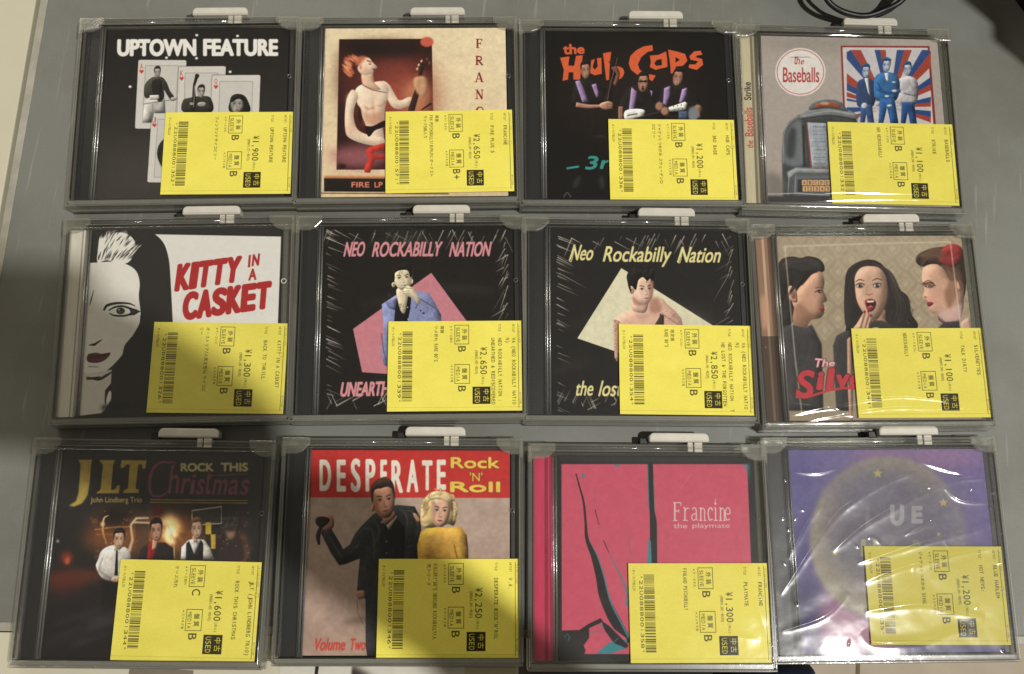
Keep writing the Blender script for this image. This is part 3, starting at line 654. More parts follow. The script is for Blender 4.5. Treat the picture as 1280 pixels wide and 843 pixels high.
def art5():
    a = Sleeve(5, (40, 38, 37)); a.view(100, 280, 3.5115)
    a.poly([(882, 56), (870, 500), (420, 500)]+[tuple(q) for q in smooth([(412, 500), (407, 440), (402, 340), (396, 230), (390, 160), (374, 100), (352, 66), (328, 46)], False)], (240, 237, 230))
    a.poly([(864, -40), (1000, -40), (1000, 900), (860, 900), (862, 600), (882, 56)], (26, 25, 24))
    # white fringe
    F = (240, 236, 226)
    a.poly([(84, 100), (110, 60), (150, 40), (200, 42), (236, 70), (240, 110), (222, 160), (180, 178), (120, 160), (76, 168)], F, sm=True)
    r = random.Random(2)
    for i in range(26):
        u = i/25; x = 84+u*150; an = -1.45+.75*u; y = 92-34*math.sin(u*math.pi)+30*u*u; L = r.uniform(30, 52)
        dx, dy = math.cos(an)*L, math.sin(an)*L; a.line([(x-dx*.4, y-dy*.4+10), (x+dx*.4, y+dy*.4), (x+dx, y+dy)], (9, 7, .6), F)
    for i in range(64):
        u = r.random(); x = 78+u*160; an = -1.3+.72*u+r.uniform(-.1, .1); y = (150-28*r.random()**.6*4+20*u) if i % 2 else 166-14*u+r.uniform(-12, 4); L = r.uniform(26, 56)
        dx, dy = math.cos(an)*L, math.sin(an)*L; a.line([(x, y), (x+dx*.45, y+dy*.45), (x+dx, y+dy)], (.5, 3.6, .5), (34, 31, 31))
    # face
    a.poly([(-60, 640), (-60, 176)]+[tuple(q) for q in smooth([(70, 170), (150, 166), (210, 180), (248, 210), (262, 260), (258, 320), (266, 390), (262, 440), (236, 490), (200, 530), (188, 570), (150, 615), (110, 648), (70, 660), (10, 662)], False)], F)
    a.poly([(-60, 640), (40, 655), (140, 640), (136, 700), (110, 730), (108, 790), (96, 830), (-60, 850)], (222, 216, 204)); 
    K = (34, 31, 31)
    a.line([(28, 672), (80, 682), (118, 664), (145, 646)], (3, 12, 10, 3), K, sm=True); a.line([(28, 680), (90, 676)], (8, 14), K, sm=True)
    a.poly([(108, 790), (116, 752), (126, 730), (140, 738), (136, 770), (120, 800), (100, 826)], F); a.line([(112, 795), (114, 758), (128, 728), (150, 700)], (3, 8, 5, 2), K, sm=True)
    a.poly([(140, 640), (156, 620), (240, 500), (300, 480), (330, 900), (96, 900), (110, 825), (138, 770), (136, 700)], (40, 38, 37))
    a.line([(104, 380), (120, 358), (165, 348), (215, 350), (244, 362)], (8, 12, 10, 7, 2), K, sm=True)
    a.poly([(132, 380), (158, 368), (192, 366), (222, 376), (200, 392), (160, 394)], (240, 236, 226), sm=True)
    a.ell(178, 382, 19, 15, (52, 48, 48)); a.ell(178, 382, 8, 7, (20, 18, 18)); a.ell(172, 377, 3.5, 3, (230, 226, 218)); a.ell(178, 386, 14, 5, (96, 90, 88), 2, alpha=.7)
    a.line([(126, 380), (152, 366), (186, 361), (222, 372), (262, 384)], (5, 8, 8, 9, 3), K, sm=True)
    a.line([(128, 392), (150, 402), (190, 404), (222, 396), (264, 384)], (3, 7, 8, 7, 4), K, sm=True); a.poly([(215, 372), (246, 374), (262, 386), (240, 400), (206, 404), (222, 388)], K, alpha=.9)
    a.line([(40, 532), (60, 530), (78, 520), (96, 508)], (4, 8, 8, 3), K, sm=True); a.ell(60, 530, 10, 5, K, 1)
    a.poly([(36, 574), (74, 570), (92, 574), (132, 568), (118, 590), (92, 606), (60, 610), (32, 602)], (92, 30, 36), sm=True); a.line([(30, 588), (70, 582), (132, 568)], 3.4, (40, 16, 18), sm=True); a.line([(36, 573), (70, 567), (94, 572), (132, 566)], 3, K, sm=True); a.ell(78, 598, 22, 4, (150, 80, 84), 3, alpha=.5)
    a.line([(36, 626), (80, 628)], 3, (90, 84, 80), 1); a.line([(60, 290), (50, 330), (42, 360)], (1, 5, 1), K, sm=True); a.line([(266, 400), (262, 440), (234, 490), (200, 532), (188, 572)], (3, 5, 5, 5, 3), K, sm=True)
    Rd = (190, 34, 36)
    def word(t, x0, x1, y0l, y0r, y1l, y1r, sl, bold=5):
        n = len(t); ws = [0.55 if c == 'I' else 1 for c in t]; tot = sum(ws); u = 0
        for c, wv in zip(t, ws):
            f0, f1 = (u+.01)/tot, (u+wv+.01)/tot; u += wv
            X = lambda f, top: x0+(x1-x0)*f+(sl if top else 0)
            Y0 = lambda f: y0l+(y0r-y0l)*f
            Y1 = lambda f: y1l+(y1r-y1l)*f
            a.text(c, [(X(f0, 1), Y0(f0)), (X(f1, 1), Y0(f1)), (X(f1, 0), Y1(f1)), (X(f0, 0), Y1(f0))], Rd, bold=bold)
    word('KITTY', 413, 694, 178, 140, 298, 254, 16, 7.5); word('CASKET', 446, 830, 302, 250, 426, 370, 10, 8.5)
    a.text('I', [(740, 137), (750, 136), (746, 191), (735, 192)], Rd, bold=1.5); a.text('N', [(758, 134), (790, 129), (784, 183), (752, 187)], Rd, bold=3); word('A', 737, 773, 198, 194, 250, 246, 3, 2.6)
    a.ell(160, 800, 70, 14, (22, 20, 20), 6, -.1, alpha=.8); a.grain(.02, 5); return a.finish(.9, .7, .04)

def scratches(a, base, X0, Y0, X1, Y1, seed, n=90):
    r = random.Random(seed); cx, cy = (X0+X1)/2, (Y0+Y1)/2
    for i in range(n):
        side = r.choice('TLRTLB'); m = r.uniform(0, 1)
        if side == 'T': x, y = X0+(X1-X0)*m, Y0+r.uniform(0, 30); an = r.choice([2.05, 2.0, 1.1]) if m > .5 else r.choice([1.95, 2.1, .5])
        elif side == 'B': x, y = X0+(X1-X0)*m*.45, Y1-r.uniform(0, 40); an = r.choice([-2.0, -1.1, -.5])
        elif side == 'L': x, y = X0+r.uniform(0, 10), Y0+(Y1-Y0)*m; an = r.choice([.35, .5, .42])
        else: x, y = X1-r.uniform(0, 20), Y0+(Y1-Y0)*m*.5; an = r.choice([2.1, 2.6, 1.9])
        L = r.uniform(18, 75)*(1.6 if r.random() < .15 else 1); al = r.uniform(.3, .95)
        a.line([(x, y), (x+L*math.cos(an)*.6, y+L*math.sin(an)*.6), (x+L*math.cos(an), y+L*math.sin(an))], (3.2, 2, .5), (206, 200, 186), .4, al)
    for i in range(30):
        x, y, an = r.uniform(X0, X1), r.uniform(Y0, Y1), r.choice([2.0, .3, 2.1]); L = r.uniform(60, 200)
        a.line([(x, y), (x+L*math.cos(an), y+L*math.sin(an))], (.5, 1.4, .5), (110, 104, 94), .6, .28)
    for i in range(9): a.ell(r.uniform(X0, X1), r.uniform(Y0, Y1), r.uniform(60, 140), r.uniform(8, 26), (70, 66, 60), 12, r.uniform(-.3, .2), .3)

def art6():
    a = Sleeve(6, (28, 25, 22)); a.view(350, 250, 2.906); scratches(a, 0, 166, 106, 830, 766, 11, 120)
    P = (226, 142, 152)
    w_ = [('NEO', 229, 312), ('ROCKABILLY', 332, 590), ('NATION', 612, 768)]
    for t, x0, x1 in w_: a.text(t, [(x0+12, 152), (x1+2, 151), (x1-8, 206), (x0, 208)], P, bold=2.2, ital=.0)
    a.text('UNEARTH', [(225, 662), (400, 658), (392, 712), (216, 716)], P, bold=2.6)
    PK = (208, 124, 138)
    a.poly([(549, 265), (676, 438), (700, 470), (700, 600), (500, 640), (298, 626), (265, 469)], PK)
    r = random.Random(3)
    for i in range(60):
        x, y = r.uniform(280, 640), r.uniform(330, 610); a.line([(x, y), (x+r.uniform(10, 40), y-r.uniform(0, 4))], (.4, 1.3, .4), (232, 150, 168), .4, .5)
    a.view(430, 310, 5.27)
    J = (132, 140, 192); a.vol = .75
    a.poly([(248, 372), (340, 312), (400, 290), (480, 284), (560, 300), (592, 350), (640, 440), (640, 560), (300, 560), (292, 790), (262, 770), (246, 690), (262, 560)], J, sm=False)
    for i in range(260):
        x, y = r.uniform(250, 640), r.uniform(300, 560)
        if x < 340 or x > 430: a.line([(x, y), (x+r.uniform(-3, 3), y+r.uniform(3, 9))], 1.6, r.choice([(96, 104, 160), (176, 184, 222)]), alpha=.45)
    for i in range(70):
        x, y = r.uniform(250, 298), r.uniform(560, 780); a.line([(x, y), (x+2, y+7)], 1.6, r.choice([(96, 104, 160), (176, 184, 222)]), alpha=.45)
    a.line([(500, 336), (560, 372), (612, 410), (632, 450)], 4, (60, 62, 104), 1, sm=True); a.line([(470, 400), (500, 340)], 5, (60, 62, 104), 1); a.poly([(270, 360), (344, 330), (336, 410), (300, 400)], (110, 118, 172), blur=3)
    a.line([(246, 560), (258, 660), (285, 780)], 4, (70, 74, 120), 2, sm=True)
    a.poly([(345, 340), (352, 318), (400, 300), (442, 330), (436, 400), (418, 490), (330, 490), (336, 400)], (24, 22, 22), sm=False)
    SK = (228, 212, 176)
    a.poly([(350, 268), (440, 262), (420, 330), (402, 426), (376, 420), (352, 340)], SK, sm=True); 
    for i in range(26): a.ell(378+r.uniform(-14, 14), 385+r.uniform(-22, 30), 2.4, 2, (90, 84, 66), .6)
    a.ell(326, 243, 13, 17, SK); a.ell(446, 220, 9, 16, SK); a.ell(326, 243, 6, 9, (150, 130, 100), 2)
    head(a, 387, 206, 124, 140, SK, (176, 156, 120), dark=(34, 30, 26), tilt=-.1, look=.15, light=-1, hair=(28, 25, 22))
    a.poly([(326, 225), (318, 190), (314, 150), (340, 118), (390, 104), (436, 126), (446, 170), (436, 196), (420, 150), (370, 148), (336, 166), (334, 200)], (28, 25, 22), sm=True)
    a.line([(372, 150), (362, 176)], 2, (40, 36, 30)); a.line([(384, 150), (380, 172)], 2, (40, 36, 30))
    a.poly([(388, 285), (398, 262), (420, 250), (452, 266), (486, 310), (504, 350), (488, 374), (462, 340), (430, 322), (398, 312)], SK, sm=True)
    for (x0, y0), (x1, y1) in (((384, 290), (430, 282)), ((386, 302), (436, 298)), ((396, 262), (448, 270))): a.line([(x0, y0), (x1, y1)], 2.4, (120, 104, 74), .5)
    a.line([(384, 246), (416, 268)], 7, (236, 230, 214)); a.line([(368, 272), (404, 262)], 3, (150, 90, 70))
    a.ell(504, 414, 6, 5, (30, 28, 40), 0, .6); a.ell(524, 430, 7, 6, (30, 28, 40), 0, .6); a.ell(418, 392, 4, 4, (220, 220, 220)); a.ell(420, 470, 4, 4, (200, 200, 200))
    a.grain(.035, 6); return a.finish(.85, .8, .1)

def art7():
    a = Sleeve(7, (34, 32, 31)); a.view(640, 250, 2.906); scratches(a, 0, 160, 122, 806, 766, 12, 100)
    Y = (236, 224, 150)
    for t, x0, x1, y0, y1 in (('Neo', 208, 298, 162, 220), ('Rockabilly', 326, 578, 168, 243), ('Nation', 600, 760, 170, 228)):
        a.text(t, [(x0+16, y0), (x1+6, y0+2), (x1-8, y1+1), (x0-2, y1)], Y, bold=1.8)
    a.line([(206, 218), (216, 222), (226, 170)], 3, Y, sm=True); a.line([(598, 224), (610, 226), (620, 172)], 3, Y, sm=True)
    a.text('the', [(238, 656), (302, 656), (292, 712), (226, 712)], Y, bold=1.6); a.text('lost', [(326, 656), (408, 656), (396, 714), (312, 714)], Y, bold=1.6)
    a.poly([(397, 248), (730, 457), (740, 640), (520, 600), (237, 503)], (226, 220, 186)); a.ell(560, 480, 160, 60, (206, 196, 170), 40, alpha=.5)
    a.view(720, 320, 5.622); a.vol = .6
    SK = (222, 178, 156); SD = (168, 116, 96)
    a.poly([(262, 470), (280, 430), (330, 395), (400, 372), (420, 340), (500, 330), (520, 310), (560, 290), (610, 300), (640, 340), (690, 380), (740, 440), (760, 560), (290, 560), (296, 700), (290, 745), (272, 720), (264, 600)], SK, sm=False, blur=1.5)
    a.poly([(512, 330), (545, 295), (580, 300), (600, 380), (560, 400), (520, 390)], SD, blur=10, alpha=.8, sm=True); a.poly([(400, 380), (450, 420), (520, 410), (500, 440), (440, 440)], SD, blur=10, alpha=.35)
    a.poly([(552, 485), (585, 430), (590, 405), (618, 420), (616, 490)], (70, 50, 52), blur=1); a.line([(600, 400), (650, 440), (720, 485)], 4, (150, 100, 84), 3)
    a.poly([(262, 470), (300, 455), (306, 500), (296, 720), (272, 720)], (206, 160, 140), blur=2)
    r = random.Random(9)
    for i in range(90): a.ell(686+r.gauss(0, 26), 430+r.gauss(0, 24), 3, 2.6, (150, 90, 80), 1, alpha=.6)
    for i in range(70): a.ell(282+r.gauss(0, 10), 480+r.uniform(-30, 200), 3, 4, (140, 90, 78), 1, alpha=.5)
    a.line([(268, 470), (280, 455), (312, 470)], 5, (130, 84, 72), 1, sm=True)
    a.poly([(392, 270), (500, 300), (505, 350), (480, 400), (400, 385), (396, 330)], SK, sm=True); a.poly([(398, 280), (440, 320), (500, 330), (470, 350), (410, 340)], SD, blur=5, sm=True, alpha=.7)
    a.ell(390, 240, 20, 28, SK); a.ell(392, 242, 8, 12, SD, 2)
    head(a, 480, 245, 130, 180, (232, 192, 170), SD, tilt=-.06, look=.75, light=-1, mouth=(176, 104, 96), dark=(46, 34, 30))
    a.poly([(362, 190), (356, 140), (376, 106), (420, 88), (480, 84), (530, 100), (550, 130), (540, 175), (520, 160), (500, 176), (470, 150), (440, 168), (430, 200), (420, 240), (396, 215), (384, 215), (388, 260), (372, 230)], (30, 26, 25), sm=True)
    for i in range(30):
        x, y = r.uniform(370, 540), r.uniform(90, 150); a.line([(x, y), (x+10, y-12), (x+24, y-10)], (3, 5, 1), r.choice([(56, 50, 48), (24, 21, 20)]), 1, sm=True)
    a.line([(500, 160), (496, 190)], 4, (30, 26, 24)); a.line([(524, 160), (530, 186)], 4, (30, 26, 24))
    a.grain(.035, 7); return a.finish(.88, .8, .1)

def art8():
    a = Sleeve(8, (176, 158, 130)); a.bg((170, 150, 122), (160, 142, 118)); a.view(960, 290, 4.923)
    r = random.Random(4)
    for iy in range(9):
        for ix in range(8):
            x = 20+ix*165+(82 if iy % 2 else 0); y = 30+iy*72
            for s_, c, al in ((1, (194, 180, 152), .5), (.72, (158, 140, 112), .5), (.4, (196, 182, 156), .6)):
                a.poly([(x, y-66*s_), (x+26*s_, y-30*s_), (x+56*s_, y-8*s_), (x+30*s_, y+26*s_), (x, y+62*s_), (x-30*s_, y+26*s_), (x-56*s_, y-8*s_), (x-26*s_, y-30*s_)], c, 4, al, sm=True)
    a.ell(640, 120, 520, 110, (206, 196, 172), 60, alpha=.25)
    T = (58, 52, 50); a.vol = .8
    # left woman, profile to the right
    a.poly([(60, 480), (50, 330), (56, 220), (90, 165), (150, 152), (200, 160), (250, 150), (310, 165), (342, 200), (345, 240), (300, 255), (240, 260), (230, 320), (190, 350), (170, 440), (150, 560), (60, 600)], (44, 38, 38), sm=True)
    SK = (204, 156, 128); SD = (150, 102, 80)
    a.poly([(180, 360), (240, 285), (280, 246), (325, 246), (345, 290), (346, 330), (340, 360), (358, 400), (362, 425), (340, 438), (346, 458), (340, 480), (345, 500), (320, 530), (270, 540), (250, 560), (232, 590), (180, 580), (152, 540), (160, 470), (150, 430)], SK, sm=True, blur=1)
    a.poly([(160, 470), (200, 440), (260, 500), (300, 536), (260, 545), (230, 590), (160, 580)], SD, blur=10, alpha=.7, sm=True); a.ell(260, 420, 40, 36, (216, 160, 134), 16, alpha=.6)
    a.poly([(124, 350), (140, 330), (170, 350), (180, 400), (178, 432), (150, 430), (128, 400)], (212, 152, 124), sm=True); a.ell(152, 385, 12, 26, SD, 4, -.2)
    a.line([(286, 372), (312, 360), (340, 364)], (4, 7, 4), (60, 40, 36), 1, sm=True); a.ell(318, 368, 13, 8, (50, 34, 34), 1); a.ell(324, 366, 4, 3, (210, 200, 190)); a.line([(290, 346), (318, 340), (342, 346)], 4, (90, 60, 48), 1, sm=True)
    a.ell(340, 428, 9, 4, (130, 80, 64), 2); a.poly([(318, 468), (338, 462), (348, 476), (338, 492), (322, 486)], (150, 44, 46), sm=True); a.line([(314, 476), (346, 476)], 2, (80, 24, 28))
    a.poly([(200, 240), (262, 236), (310, 244), (270, 262), (236, 300), (206, 330), (180, 320)], (40, 34, 34), sm=True, blur=2)
    a.poly([(90, 195), (160, 166), (250, 164), (320, 182), (338, 236), (290, 240), (220, 250), (150, 236), (100, 240)], (56, 50, 50), sm=True, blur=3); a.line([(110, 205), (200, 180), (310, 200)], 8, (92, 86, 84), 6, alpha=.6, sm=True); a.poly([(60, 260), (150, 240), (236, 262), (210, 320), (170, 340), (120, 330), (110, 420), (60, 460)], (38, 33, 33), sm=True, blur=2)
    a.poly([(30, 700), (60, 590), (140, 570), (230, 592), (270, 570), (330, 690), (340, 1100), (30, 1100)], (60, 58, 60), blur=3)
    # middle woman
    a.poly([(470, 520), (468, 400), (480, 260), (520, 205), (600, 172), (680, 185), (740, 250), (790, 340), (860, 400), (880, 500), (900, 600), (520, 620), (480, 580)], (40, 33, 32), sm=True)
    for i in range(40):
        x, y = r.choice([(r.uniform(478, 530), r.uniform(300, 580)), (r.uniform(740, 880), r.uniform(330, 590))]); a.line([(x, y), (x+10, y+18), (x-2, y+34)], (2, 7, 2), r.choice([(70, 60, 56), (28, 22, 22)]), 3, .6, sm=True)
    a.poly([(595, 480), (722, 480), (724, 545), (760, 600), (560, 600)], (186, 140, 116), blur=1)
    a.poly([(534, 330), (536, 270), (570, 222), (630, 210), (690, 225), (726, 280), (734, 350), (726, 430), (700, 500), (660, 545), (620, 530), (580, 490), (545, 420)], (212, 168, 142), sm=True, blur=1)
    a.poly([(690, 240), (734, 340), (728, 430), (690, 520), (700, 400), (706, 300)], SD, blur=10, alpha=.6, sm=True)
    for ex in (566, 671):
        a.ell(ex, 330, 30, 16, (150, 110, 92), 5, alpha=.6); a.poly([(ex-24, 332), (ex, 319), (ex+24, 330), (ex, 343)], (226, 214, 204), sm=True); a.ell(ex, 331, 11, 11, (56, 44, 40)); a.line([(ex-26, 330), (ex, 316), (ex+28, 324)], 5, (36, 26, 26), 1, sm=True); a.line([(ex-22, 338), (ex, 346), (ex+22, 336)], 2, (60, 44, 40), 1, sm=True)
        a.ell(ex+3, 327, 2.5, 2.5, (240, 236, 230))
    a.line([(538, 308), (562, 294), (592, 302)], (4, 7, 3), (84, 58, 46), 1, sm=True); a.line([(640, 300), (672, 288), (704, 298)], (3, 7, 4), (84, 58, 46), 1, sm=True)
    a.line([(612, 330), (606, 375)], 6, SD, 4, .6); a.line([(600, 382), (622, 388), (644, 380)], 5, (140, 90, 72), 2, sm=True)
    a.poly([(594, 430), (612, 414), (640, 412), (662, 426), (664, 450), (652, 478), (630, 492), (610, 478)], (150, 48, 50), sm=True); a.ell(630, 442, 25, 22, (44, 16, 18)); a.poly([(608, 424), (652, 422), (650, 434), (612, 436)], (232, 222, 214)); a.ell(632, 464, 18, 12, (186, 76, 80), 2)
    a.poly([(520, 610), (548, 560), (585, 500), (600, 488), (612, 500), (640, 505), (640, 530), (618, 610)], (208, 162, 136), sm=True, blur=1)
    for x0, y0, x1, y1 in ((560, 600, 594, 494), (590, 600, 618, 492), (610, 600, 636, 514)): a.line([(x0, y0), (x1, y1)], (18, 16, 12), (214, 168, 142), 1); a.line([(x0+9, y0), (x1+7, y1+6)], 2.5, (150, 102, 84), 1)
    for x, y in ((593, 492), (618, 488), (633, 516)): a.ell(x, y, 6, 9, (130, 26, 40), 0, .3)
    a.poly([(622, 560), (650, 545), (700, 546), (780, 580), (950, 600), (620, 610)], (56, 52, 52), blur=2); a.ell(662, 596, 24, 8, (214, 206, 196), 2)
    a.poly([(400, 700), (420, 640), (470, 612), (520, 606), (520, 1100), (420, 1100)], (54, 52, 54), blur=2); a.poly([(486, 660), (512, 640), (520, 1200), (500, 1150), (488, 900)], (200, 150, 126), blur=2)
    # right woman, profile to the left, red flower
    a.poly([(912, 190), (914, 150), (950, 122), (1010, 100), (1080, 92), (1180, 100), (1230, 160), (1220, 300), (1200, 420), (1120, 560), (1040, 520), (1090, 340), (1090, 260), (1040, 205), (960, 216)], (78, 56, 44), sm=True)
    a.ell(948, 180, 34, 30, (40, 28, 26), 3); a.line([(940, 155), (1000, 140), (1060, 150)], 14, (150, 120, 96), 8, alpha=.7, sm=True); a.line([(960, 200), (1020, 190), (1070, 200)], 14, (40, 28, 24), 6, alpha=.8, sm=True)
    a.poly([(960, 215), (1030, 198), (1082, 230), (1120, 300), (1160, 300), (1200, 330), (1200, 470), (1170, 560), (1100, 560), (1060, 520), (1010, 500), (985, 480), (988, 458), (978, 440), (984, 425), (952, 410), (948, 395), (962, 360), (950, 320), (945, 270)], (216, 166, 140), sm=True, blur=1)
    a.poly([(1085, 380), (1110, 300), (1090, 230), (1150, 260), (1180, 330), (1150, 420), (1110, 470)], (140, 98, 74), blur=9, alpha=.75, sm=True); a.poly([(1030, 510), (1100, 480), (1190, 440), (1190, 540), (1100, 570)], (222, 182, 176), blur=8, alpha=.8)
    a.ell(1178, 330, 18, 30, (206, 150, 124), 3); a.poly([(950, 320), (985, 312), (1018, 330), (1010, 342), (985, 344), (962, 336)], (130, 88, 74), sm=True, blur=4); a.line([(950, 322), (1000, 312), (1030, 334)], 5, (40, 26, 26), 1, sm=True); a.ell(975, 334, 9, 6, (214, 200, 190)); a.ell(972, 334, 5, 5, (50, 36, 36)); a.line([(948, 318), (985, 300), (1020, 318)], 5, (110, 70, 52), 1, sm=True)
    a.ell(968, 402, 10, 5, (150, 96, 76), 2); a.poly([(976, 438), (1000, 430), (1018, 440), (1000, 456), (984, 458)], (140, 40, 44), sm=True); a.line([(976, 442), (1018, 442)], 2, (80, 24, 26))
    a.ell(1020, 400, 40, 34, (226, 160, 140), 14, alpha=.5)
    a.poly([(1050, 150), (1066, 110), (1100, 82), (1150, 76), (1190, 100), (1196, 150), (1170, 200), (1130, 222), (1090, 204), (1056, 180)], (158, 44, 46), sm=True, blur=3)
    for p in ([(1060, 160), (1100, 140), (1150, 90)], [(1080, 195), (1120, 170), (1180, 120)], [(1070, 120), (1110, 130), (1150, 200)]): a.line(p, (3, 9, 3), (112, 24, 30), 4, .7, sm=True)
    for p in ([(1080, 110), (1120, 96), (1160, 100)], [(1100, 180), (1140, 160), (1176, 150)]): a.line(p, (3, 10, 3), (206, 84, 84), 5, .6, sm=True)
    def strands(n, fx, cols, sd):
        q = random.Random(sd)
        for _ in range(n):
            p = fx(q); a.line(p, (.6, 3, .6), q.choice(cols), 1.2, .5, sm=True)
    dk = [(84, 76, 74), (28, 22, 24), (60, 52, 52)]
    strands(60, lambda q: (lambda t, o: [(80+t*30, 230-o), (150+t*60, 178-o*.5+t*10), (250+t*60, 172-o*.4+t*20), (320, 200+t*30)])(q.random(), q.uniform(-20, 14)), dk, 1)
    strands(50, lambda q: (lambda o: [(240-o, 262+o*.4), (180-o*.6, 330+o*.4), (110-o*.2, 430), (80, 560)])(q.uniform(0, 70)), dk, 2)
    strands(50, lambda q: (lambda o: [(620-o*.3, 190), (540-o, 240), (492-o*.3, 360), (486+q.uniform(-8, 20), 560)])(q.uniform(-8, 26)), dk, 3)
    strands(70, lambda q: (lambda o: [(640+o*.4, 190), (720+o, 250), (770+o*1.3, 360+o*.3), (800+o*2, 460), (770+o*2, 580)])(q.uniform(-6, 40)), dk, 4)
    strands(60, lambda q: (lambda o: [(935, 170+o), (990, 118+o*.8), (1050, 104+o*.8), (1090, 130+o)])(q.uniform(0, 60)), [(150, 112, 84), (60, 40, 32), (110, 78, 58)], 5)
    strands(50, lambda q: (lambda o: [(1050+o, 205), (1110+o, 230), (1160+o*.6, 280), (1190, 360)])(q.uniform(-10, 50)), [(150, 112, 84), (70, 48, 38)], 6)
    a.poly([(1040, 600), (1080, 555), (1180, 550), (1240, 620), (1240, 720), (1040, 720)], (50, 42, 44), blur=4); a.poly([(1180, 560), (1240, 520), (1260, 640), (1190, 620)], (206, 170, 144), blur=5)
    a.vol = 0
    # thin white border
    for p in ([(103, 90), (640, 72), (1125, 62)], [(1120, 62), (1160, 380), (1190, 640)], [(103, 88), (130, 380), (165, 760), (210, 1130)]): a.line(p, 9, (226, 216, 196), 2, .55)
    a.view(930, 250, 2.811)
    a.text('The', [(250, 556), (322, 562), (318, 584), (242, 590)], (240, 190, 196), bold=1.6, edge=((120, 40, 50), 2))
    for q, t in (([(192, 600), (252, 596), (240, 700), (180, 696)], 'S'), ([(262, 604), (282, 604), (276, 668), (252, 668)], 'i'), ([(296, 592), (320, 590), (312, 668), (286, 668)], 'l'), ([(324, 614), (372, 612), (366, 664), (322, 666)], 'v'), ([(372, 614), (410, 612), (404, 664), (366, 664)], 'e')):
        a.text(t, q, (206, 56, 66), bold=5, edge=((60, 30, 34), 2))
    a.line([(182, 690), (230, 690), (290, 672), (350, 662), (400, 662)], (14, 9, 7, 8, 8), (206, 56, 66), sm=True)
    a.grain(.03, 8); return a.finish(.9, 1.0, .08)

